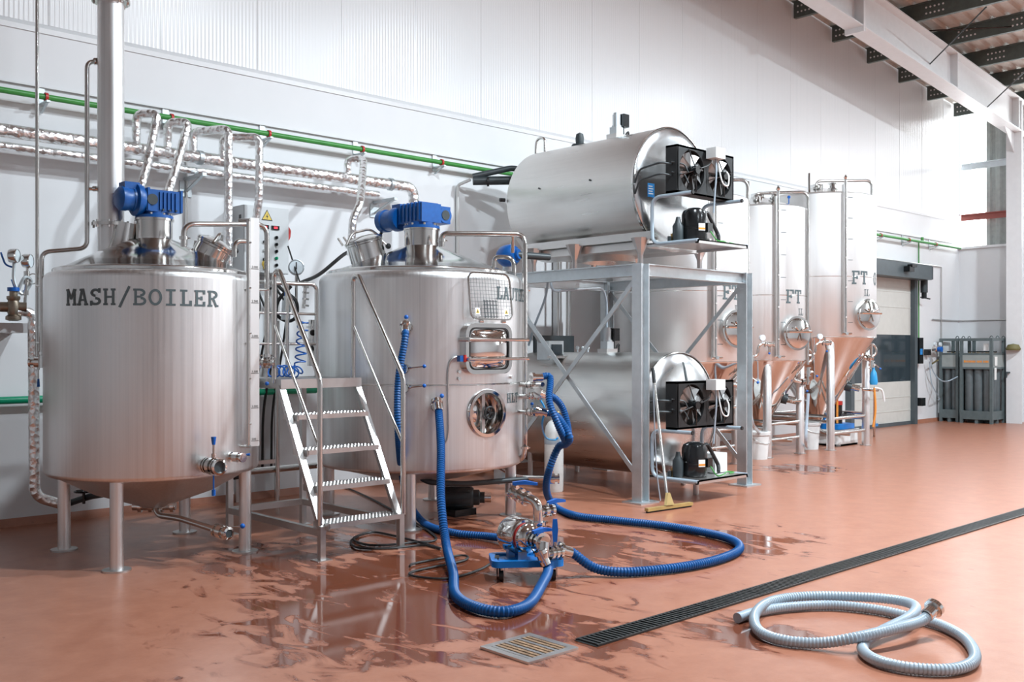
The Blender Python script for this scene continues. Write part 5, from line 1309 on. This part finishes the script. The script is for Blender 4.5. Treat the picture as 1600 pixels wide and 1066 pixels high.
MB().cyl(A0 + ax * .335, hb, .016, n=10).build('valve_stem', 'steel_polished', pu_)
def paddle(p, d, L, w, parent, name='valve_handle'):
    d = V(d).normalized(); sd = d.cross(V((0, 0, 1)))
    sd = sd.normalized() if sd.length > .1 else ua.copy()
    q_ = [p, p + d * L * .5 + V((0, 0, .012)), p + d * L + V((0, 0, .005))]
    up_ = sd.cross(d).normalized()
    vs = []
    for c_, ww, tt in zip(q_, (w * .6, w, w * .7), (.010, .013, .008)):
        vs += [c_ - sd * ww - up_ * tt, c_ + sd * ww - up_ * tt, c_ + sd * ww + up_ * tt, c_ - sd * ww + up_ * tt]
    fs = [(0, 3, 2, 1), (8, 9, 10, 11)]
    for k in (0, 4): fs += [(k + i, k + (i + 1) % 4, k + 4 + (i + 1) % 4, k + 4 + i) for i in range(4)]
    o = MB().add(vs, fs).build(name, 'plastic_blue', parent)
    return o
paddle(hb - bx * .05 + V((0, 0, .0)), bx, .15, .022, pu_)
# tee at the inlet: one arm down to the hose, one arm to the right with its own valve
T0 = A0 + ax * .40
mb = MB().cyl(T0 - ax * .01, TEE, .036, n=16)
mb.cyl(TEE + V((0, 0, -.05)), TEE + V((0, 0, .03)), .036, n=16).cyl(TEE, e2, .028, n=16)
mb.build('inlet_tee', 'steel_polished', pu_)
dd_ = (e2 - TEE).normalized()
for k in (.3, .5, .7): clamp(pu_, TEE.lerp(e2, k), dd_, .028)
vh = TEE.lerp(e2, .52)
MB().cyl(vh, vh + V((0, 0, .07)), .014, n=10).build('valve_stem', 'steel_polished', pu_)
paddle(vh + V((0, 0, .06)), V((.05, .05, 1)), .15, .02, pu_)
# discharge rising from the casing, bent back over the motor
D0 = A0 + ax * .215 + bx * .075
E1 = D0 + V((0, 0, .20)); E2 = E1 - ax * .20 - bx * .07 + V((0, 0, .07))
MB().tube([D0 - bx * .03, D0 + bx * .01, D0 + V((0, 0, .11)), E1 + V((0, 0, .03)), E2], .032, .07, 16).build('discharge_pipe', 'steel_polished', pu_)
clamp(pu_, D0 + V((0, 0, .09)), (0, 0, 1), .034)
de = (E2 - E1).normalized()
for k in (.45, .7, .95): clamp(pu_, E1.lerp(E2, k) + V((0, 0, .012)), de, .032)
MB().cyl(E2, E2 + V((0, 0, .06)), .014, n=10).build('valve_stem', 'steel_polished', pu_)
paddle(E2 + V((0, 0, .065)), ua * .9 + V((0, 0, -.05)), .17, .022, pu_)
s0 = E1 - V((0, 0, .04)); s1 = s0 + bx * .13 + V((0, 0, .01))
MB().cyl(s0, s1, .026, n=14).build('sample_branch', 'steel_polished', pu_)
clamp(pu_, s0.lerp(s1, .45), bx, .026); clamp(pu_, s0.lerp(s1, .85), bx, .026)
paddle(s0.lerp(s1, .6) + V((0, 0, .05)), bx, .14, .018, pu_)
MB().cyl(s0.lerp(s1, .6), s0.lerp(s1, .6) + V((0, 0, .05)), .012, n=8).build('valve_stem', 'steel_polished', pu_)
MB().tube([PF(.0, .09, .145), PF(.08, .06, .17), PF(.12, .05, .165)], .008, .03, 6).build('grab_bar', 'steel_pipe', pu_)
for a in (-.1, .1): MB().bar(PF(a * .7, -.03, .12), PF(a * .7, -.03, .18), .05, .03, tuple(ax)).build('pump_foot', 'steel_bar', pu_)

# ================================================================== FLOOR ITEMS
sq = thing('floor_squeegee', 'floor squeegee with wooden head leaning against the stand post', 'squeegee', tuple(atz(1043, 792, 0)))
a, b_ = atz(1010, 797, .03), atz(1080, 787, .03)
MB().bar(a, b_, .045, .028).build('squeegee_head', 'oring_wood', sq)
MB().bar(a - V((0, 0, .02)), b_ - V((0, 0, .02)), .012, .025).build('rubber_blade', 'black_rubber', sq)
m_ = a.lerp(b_, .47) + V((0, 0, .02))
top = V((7.66, 6.115, 1.26))
MB().cyl(m_ + (top - m_) * .06, top, .0135, n=12).build('handle', 'steel_pipe', sq)
MB().cyl(top - (top - m_).normalized() * .1, top + (top - m_).normalized() * .05, .018, n=12).build('handle_grip', 'black_rubber', sq)
MB().add([m_ - V((.05, -.005, .0)), m_ + V((.05, -.005, 0)), m_ + (top - m_) * .09 + V((.014, 0, 0)), m_ + (top - m_) * .09 - V((.014, 0, 0)), m_ - V((.05, .025, .0)), m_ + V((.05, -.035, 0)), m_ + (top - m_) * .09 + V((.014, -.03, 0)), m_ + (top - m_) * .09 - V((.014, .03, 0))], [(0, 3, 2, 1), (4, 5, 6, 7), (0, 1, 5, 4), (1, 2, 6, 5), (2, 3, 7, 6), (3, 0, 4, 7)]).build('handle_socket', 'brass', sq)
MB().sweep(spline([(7.66, 6.12, 1.2), (7.65, 6.09, .7), (7.67, 6.08, .3), (7.70, 6.06, .02)], .03), .006, 6).build('hanging_cord', 'hose_grey', None, 'thin grey cord hanging down beside the squeegee', cat='cord')
gc = thing('gas_cylinder', 'white gas cylinder standing behind the hanging blue hoses', 'gas cylinder', (7.50, 7.31, 0))
MB().lathe([(.0, .0), (.093, .0), (.1, .012), (.1, .62), (.09, .68), (.06, .73), (.032, .75), (.032, .78), (0, .78)], (7.50, 7.31, 0), (0, 0, 1), 32).build('bottle', 'cylinder_white', gc)
MB().lathe([(.1005, .50), (.102, .505), (.102, .56), (.1005, .565)], (7.50, 7.31, 0), (0, 0, 1), 32).build('grey_band', 'hose_grey', gc)
MB().cyl((7.50, 7.31, .77), (7.50, 7.31, .86), .02, n=12).cyl((7.46, 7.31, .83), (7.55, 7.29, .83), .014, n=8).build('cylinder_valve', 'brass', gc)
def bucket(label, p, r0, r1, h, name='bucket', mat='white_plastic', lid=True):
    k_ = thing(name, label, 'bucket', p, )
    MB().lathe([(0, .0), (r0, 0), (r1, h), (r1 + .012, h), (r1 + .012, h - .03), (r1 + .004, h - .035)], p, (0, 0, 1), 28).build('bucket_body', mat, k_)
    if lid: MB().lathe([(r1 + .015, h - .01), (r1 + .015, h + .012), (r1 - .02, h + .014), (r1 - .025, h + .004), (0, h + .004)], p, (0, 0, 1), 28).build('bucket_rim', mat, k_)
    MB().sweep([V(p) + V(((r1 + .014) * math.cos(i * PI / 10), -abs((r1 + .014) * math.sin(i * PI / 10)) * .9, h - .05 - .10 * math.sin(i * PI / 10))) for i in range(11)], .004, 5).build('bail', 'steel_pipe', k_)
    return k_
pb1 = atz(1184, 717, 0); bucket('white bucket with a clear tube beside the stand post', (pb1.x, pb1.y, 0), .13, .155, .36)
pb2 = atz(1268, 703, 0); bucket('white bucket between the middle and tall fermenters', (pb2.x + .1, pb2.y + .1, 0), .135, .16, .39)
MB().sweep(spline([atd(1172, 575, 12.45), atd(1172, 620, 12.35), atd(1175, 660, 12.2), V((pb1.x + .02, pb1.y - .02, .33)), V((pb1.x + .03, pb1.y, .1))], .03), .022, 8).build('blow_off_tube', 'clear_tube', None, 'clear bluish blow-off tube leading into the white bucket by the post', cat='tube')
MB().sweep(spline([atd(1263, 615, 13.9), atd(1261, 650, 13.85), atd(1259, 690, 13.8), V((pb2.x - .08, pb2.y + .02, .04))], .03), .022, 8).build('blow_off_tube', 'clear_tube', None, 'clear bluish tube hanging beside the bucket between fermenters', cat='tube')
# boxed pump and crate below the tall fermenter
pc_ = atz(1326, 696, 0)
cr = thing('crate', 'low translucent white crate under the tall fermenter', 'crate', (pc_.x, pc_.y + .2, 0))
Fc = Fr((pc_.x, pc_.y + .2, 0), (0, 0, 1), up=(0, 1, 0))
MB().rrect(Fc, .62, .42, .05, .0, .03).rrect(Fc, .62, .42, .05, .0, .24, .012).rrect(Fc, .66, .46, .06, .22, .25, .03).build('crate_body', 'white_plastic', cr)
sp2 = thing('submersible_pump', 'black and red small pump on a blue base under the tall fermenter', 'pump', (pc_.x + .02, pc_.y + .2, .25))
MB().rrect(Fr((pc_.x + .02, pc_.y + .2, .25), (0, 0, 1), up=(0, 1, 0)), .5, .34, .04, 0, .08).build('pump_base', 'trolley_blue', sp2)
MB().cyl((pc_.x + .02, pc_.y + .2, .33), (pc_.x + .02, pc_.y + .2, .62), .075, n=20).cyl((pc_.x + .02, pc_.y + .2, .45), (pc_.x + .2, pc_.y + .2, .45), .06, n=16).build('pump_body', 'black_metal', sp2)
MB().cyl((pc_.x + .02, pc_.y + .2, .62), (pc_.x + .02, pc_.y + .2, .68), .08, n=20).build('pump_lid', 'red', sp2)
MB().tube([(pc_.x - .08, pc_.y + .15, .8), (pc_.x - .08, pc_.y + .15, .34)], .018, .02, 8).build('orange_tube', 'orange', sp2)
pf = V((14.95, 7.55, 0))
fl_ = thing('spray_station', 'blue spray bottle and orange tube hanging beside the tall fermenter', 'spray bottle', tuple(atd(1365, 600, 15.2)))
q = atd(1365, 588, 15.1)
MB().lathe([(0, -.13), (.05, -.13), (.062, -.09), (.045, .05), (.018, .10), (.018, .13), (0, .13)], q, (0, 0, 1), 20).build('bottle', 'tube_lightblue', fl_)
MB().tube([q + V((0, 0, .13)), q + V((0, 0, .17)), q + V((-.06, -.05, .17))], .012, .02, 6).build('spray_head', 'white_plastic', fl_)
MB().sweep(spline([atd(1366, 606, 15.1), atd(1368, 640, 15.1), atd(1364, 668, 15.1)], .05), .016, 7).build('orange_tube', 'orange', fl_)
MB().sweep(spline([atd(1366, 606, 15.1), atd(1378, 610, 15.15), atd(1382, 628, 15.15)], .03), .016, 7).build('white_tube', 'white_plastic', fl_)
MB().tube([atd(1348, 609, 15.1), atd(1372, 610, 15.2)], .02, .03, 8).build('hanger', 'steel_pipe', fl_)
MB().cyl(atd(1366, 612, 15.2), atz(1366, 682, .0) , .02, n=8).build('hanger_post', 'steel_pipe', fl_)
# square floor grate
GX, GY = 3.47, 3.555
gr = thing('floor_grate', 'square rusty steel floor drain grate in the foreground', 'drain', (GX, GY, 0))
MB().rrect(Fr((GX, GY, 0), (0, 0, 1), up=(0, 1, 0)), .35, .35, .006, .001, .013, .04).build('grate_frame', 'steel_bar', gr)
MB().box(GX - .15, GY - .15, .0015, GX + .15, GY + .15, .003).build('pit_dark_plate', 'drain_black', gr)  # flat black plate, its colour stands for shade in the pit
for i in range(9):
    x = GX - .135 + .03 * i + .0
    MB().box(x + .005, GY - .14, .004, x + .025, GY + .14, .0125).build('grate_bar', 'rusty' if i % 3 else 'steel_bar', gr)
# long slotted channel drain
cd_ = thing('channel_drain', 'long black slotted drain channel crossing the floor', 'drain', (12, 3.42, 0))
MB().box(3.74, 3.345, .0008, EX - .3, 3.50, .0028).build('channel_bed', 'drain_black', cd_)
seg = MB().box(0, 3.345, .002, .495, 3.357, .011).box(0, 3.488, .002, .495, 3.50, .011)
for k in range(15): seg.box(.008 + k * .033, 3.357, .003, .024 + k * .033, 3.488, .0105)
sg = seg.build('grating', 'drain_black', cd_)
for i in range(35):
    o = sg if i == 0 else copy_piece(sg, cd_, (0, 0, 0))
    o.location = (3.75 + .5 * i, 0, 0)
# ================================================================== GAS CYLINDER RACKS
def gas_rack(label, x0, y0, x1, y1, nx, ny, h=1.71):
    r_ = thing('gas_cylinder_rack', label, 'gas rack', ((x0 + x1) / 2, (y0 + y1) / 2, 0))
    t_ = .055
    for x in (x0, x1 - t_):
        for y in (y0, y1 - t_): MB().box(x, y, 0, x + t_, y + t_, h).build('corner_post', 'rack_grey', r_)
    def hoop(z, hh, name, mat='rack_grey', tt=.04):
        for q_ in ((x0 + t_, y0 + .005, x1 - t_, y0 + tt), (x0 + t_, y1 - tt, x1 - t_, y1 - .005), (x0 + .005, y0 + t_, x0 + tt, y1 - t_), (x1 - tt, y0 + t_, x1 - .005, y1 - t_)):
            MB().box(q_[0], q_[1], z, q_[2], q_[3], z + hh).build(name, mat, r_)
    hoop(h - .05, .05, 'top_rail'); hoop(h - .34, .04, 'upper_rail'); hoop(h - .62, .04, 'lower_rail'); hoop(.08, .17, 'base_rail')
    hoop(h - .58, .24, 'name_plate', 'rack_plate', .02)
    MB().box(x0 + .03, y0 + .03, .10, x1 - .03, y1 - .03, .13).build('base_floor', 'rack_grey', r_)
    for x in (x0 + (x1 - x0) * .5, ): MB().box(x - .03, y0 + .02, 0, x + .03, y1 - .02, .08).build('skid', 'rack_grey', r_)
    MB().box(x0 + .02, (y0 + y1) / 2 - .03, 0, x1 - .02, (y0 + y1) / 2 + .03, .08).build('skid', 'rack_grey', r_)
    rr = min((x1 - x0 - .1) / nx, (y1 - y0 - .1) / ny) / 2 - .004
    for i in range(nx):
        for j in range(ny):
            cx = x0 + .05 + (x1 - x0 - .1) * (i + .5) / nx; cy = y0 + .05 + (y1 - y0 - .1) * (j + .5) / ny
            c_ = MB().lathe([(0, .131), (rr - .01, .131), (rr, .145), (rr, 1.12), (rr * .8, 1.22), (.035, 1.28), (.03, 1.34), (0, 1.34)], (cx, cy, 0), (0, 0, 1), 20).build('gas_bottle', 'rack_cylinder', r_)
            MB().cyl((cx, cy, 1.34), (cx, cy, 1.42), .02, n=8).cyl((cx - .04, cy, 1.4), (cx + .04, cy, 1.4), .012, n=6).build('bottle_valve', 'brass', c_)
    MB().tube([(x0 + .12, y0 + .12, 1.44), (x1 - .12, y0 + .12, 1.44), (x1 - .12, y1 - .12, 1.44), (x0 + .12, y1 - .12, 1.44)], .012, .03, 6).build('manifold', 'black_metal', r_)
    for x in (x0 + .03, (x0 + x1) / 2, x1 - .03): MB().sweep([V((x, y0 + .03, h)) + V((0, math.cos(i * PI / 6) * .03, math.sin(i * PI / 6) * .045)) for i in range(7)], .009, 6).build('lifting_eye', 'rack_grey', r_)
    return r_
ra = gas_rack('grey steel rack of gas cylinders by the end wall, nearer the column', 20.45, 7.82, 21.12, 8.46, 3, 3)
rb_ = gas_rack('grey steel rack of gas cylinders tucked into the wall corner', 20.55, 8.53, 21.2, 8.92, 3, 2)
# lettering band, stickers
F = Fr((20.45 + .004, 8.14, 1.24), (-1, 0, 0))
bn = MB().fbox(F, -.24, -.03, 0, .24, .045, .004).build('lettering_band', 'rack_plate', ra)
x_ = -.19
for w in (.022, .03, .026, .03, .022, .03, .03, 0, .022, .03, .03, .022, 0, .03, .022, .03, .026):
    if w: MB().fbox(F, x_, -.018, .004, x_ + w * .75, .022, .006).build('orange_letter', 'orange', bn)
    x_ += w if w else .02
MB().fbox(F, -.235, -.02, .004, -.2, .024, .006).build('hazard_diamond', 'orange', bn)
F2 = Fr((20.62, 7.816, 1.1), (0, -1, 0))
MB().fbox(F2, -.07, .06, 0, .06, .24, .004).build('instruction_plate', 'label_white', ra)
MB().fbox(F2, -.08, -.22, 0, .02, .02, .004).build('paper_label', 'label_white', ra)
MB().box(20.52, 7.95, 1.46, 20.6, 8.02, 1.6).build('document_tube', 'white_plastic', ra)
# regulator cluster and hoses on the wall beside the racks
rg = thing('gas_regulator', 'wall regulator with blue and brass fittings next to the gas racks', 'regulator', (19.95, 8.9, 1.3))
q = aty(1462, 546, 8.86)
MB().cyl(q + V((-.12, 0, 0)), q + V((.25, 0, 0)), .03, n=10).lathe([(0, -.05), (.07, -.05), (.07, .02), (.04, .05), (0, .05)], q, (0, -1, 0), 16).build('regulator_body', 'steel_pipe', rg)
MB().lathe([(0, 0), (.05, 0), (.055, .08), (0, .09)], q + V((0, -.05, 0)), (0, -1, 0), 14).build('adjuster_knob', 'plastic_blue', rg)
for s in (-.12, .12): MB().lathe([(0, -.015), (.045, -.015), (.045, .02), (0, .02)], q + V((s, -.04, .1)), (0, -1, 0), 14).build('regulator_dial', 'gauge_glass', rg)
MB().cyl(q + V((-.2, 0, -.3)), q + V((.1, 0, -.22)), .018, n=8).build('outlet_pipe', 'brass', rg)
MB().box(q.x - .25, 8.9, q.z - .12, q.x - .12, 8.99, q.z + .0).build('wall_box', 'black_metal', rg)
MB().sweep(spline([aty(1453, 560, 8.85), aty(1458, 580, 8.85), aty(1468, 593, 8.8), aty(1480, 596, 8.5), (20.44, 8.5, .93)], .05), .013, 6).build('gas_hose', 'hose_grey', rg)
MB().sweep(spline([aty(1452, 565, 8.88), aty(1456, 600, 8.88), aty(1468, 622, 8.88), (20.45, 8.9, .45)], .05), .010, 6).build('gas_hose', 'hose_grey', rg)
# thin conduits on the walls at the far end
mb = MB().tube([aty(1366, 403, 8.97), aty(1471, 417, 8.97), aty(1471, 660, 8.97)], .013, .05, 6)
mb.build('wall_conduit', 'steel_bar', None, 'thin conduit framing the roll door and dropping to the floor', cat='conduit')
MB().cyl((20.35, 8.975, aty(1471, 500, 8.97).z), (EX - .03, 8.975, aty(1471, 500, 8.97).z), .014, n=6).cyl((EX - .025, 8.97, aty(1471, 500, 8.97).z), (EX - .025, 4.0, aty(1471, 500, 8.97).z), .014, n=6).build('wall_conduit', 'steel_bar', None, 'thin grey conduit along the end wall above the gas racks', cat='conduit')
qa = aty(1441, 378, 8.9)
MB().cyl((qa.x, 8.97, qa.z), (qa.x, 8.97, 1.7), .012, n=6).cyl((qa.x, 8.9, qa.z - .02), (qa.x, 8.9, qa.z + .09), .03, n=8).build('air_outlet', 'green_pipe', None, 'green air outlet drop above the roll door', cat='pipe')
MB().lathe([(.0, .1), (.10, .08), (.14, 0), (.13, -.03), (.0, -.03)], (20.98, 7.62, 1.50), (0, 0, 1), 16).build('column_fitting', 'olive', None, 'olive dome shaped fitting fixed on the white column', cat='fitting')  # olive cap on the column, gives no light
MB().tube([(21.0, 7.7, 1.02), (20.9, 7.72, 1.02), (20.88, 7.72, .92)], .02, .03, 6).build('column_hook', 'charcoal', None, 'dark hook fixed low on the white column', cat='hook')
# insulated refrigerant trough to the wall behind the upper tank
q0 = aty(739, 280, 8.75)
bp = thing('insulated_pipes', 'black insulated pipes from the wall to the upper cooling tank', 'pipe', tuple(q0))
MB().cyl(q0 + V((0, 0, -.02)), (UX - .15, 8.33, UZ + .32), .05, n=14).build('thick_pipe', 'charcoal', bp)
MB().tube([q0 + V((0, 0, .03)), (UX - .35, 8.5, UZ + .46), (UX - .2, 8.36, UZ + .42)], .035, .05, 10).build('upper_pipe', 'charcoal', bp)
for k in range(2): MB().cyl(q0 + V((.12 + .2 * k, -.11 - .17 * k, -.03)), q0 + V((.14 + .2 * k, -.128 - .17 * k, -.03)), .054, n=14).build('pipe_band', 'black_rubber', bp)
MB().tube([q0 + V((0, .05, 0)), q0 + V((-.05, .22, -.05)), q0 + V((-.05, .22, -1.6))], .02, .05, 8).build('drop_conduit', 'white_plastic', bp)
# blue fan motor behind the lauter dome
bm = thing('blue_motor', 'round blue motor with steel pipe behind the lauter vessel', 'motor', tuple(atd(795, 420, 9.75)))
MB().lathe([(0, -.10), (.07, -.09), (.10, -.05), (.108, 0), (.108, .06), (.08, .10), (.05, .10), (.05, .13), (0, .13)], atd(793, 400, 9.75), (.3, -.9, .1), 28).build('motor_body', 'paint_blue', bm)
MB().cyl(atd(806, 398, 9.7), atd(858, 402, 9.9), .035, n=12).build('motor_pipe', 'charcoal', bm)
MB().cyl(atd(793, 405, 9.85), atd(793, 460, 9.85), .05, n=12).build('motor_mount', 'galvanised', bm)
# grey pipes and conduit between the stand and wall
MB().sweep(spline([atd(857, 430, 11.2), atd(852, 465, 11.5), atd(835, 510, 11.8), atd(826, 540, 12.0)], .05), .014, 6).build('drain_tube', 'hose_grey', None, 'thin grey tube curving down from the stand beam to the wall', cat='tube')
MB().tube([atd(860, 430, 11.0), atd(862, 455, 11.0), atd(942, 450, 11.7), atd(948, 470, 11.8), atd(948, 560, 11.8)], .015, .1, 8).build('bent_conduit', 'hose_grey', None, 'bent grey conduit under the upper tank beam', cat='conduit')
for k, (px, r, w, lab) in enumerate(((872, .017, 0, 'slim steel standpipe behind the stand, closest to the lauter vessel'), (886, .017, 0, 'slim steel standpipe behind the stand, middle one'), (891, .012, 0, 'slim steel standpipe behind the stand, closest to the stand post'))):
    q = aty(px, 500, 8.8); MB().cyl((q.x, 8.8, 0), (q.x, 8.8, 2.75), r, n=10).build('standpipe', 'steel_pipe', None, lab, cat='pipe')
q = aty(879, 500, 8.86); MB().box(q.x - .05, 8.9, 0, q.x + .05, 8.98, 2.8).build('pipe_cover', 'white_paint', None, 'flat white pipe cover between the steel standpipes', cat='trunking')
# pipework glimpsed under the vessels
for lab, a, b_ in (('dark floor pipe behind the mash vessel legs', (3.4, 8.3, .33), (4.6, 8.5, .33)),):
    MB().cyl(a, b_, .045, n=12).build('floor_pipe', 'charcoal', None, lab, cat='pipe')
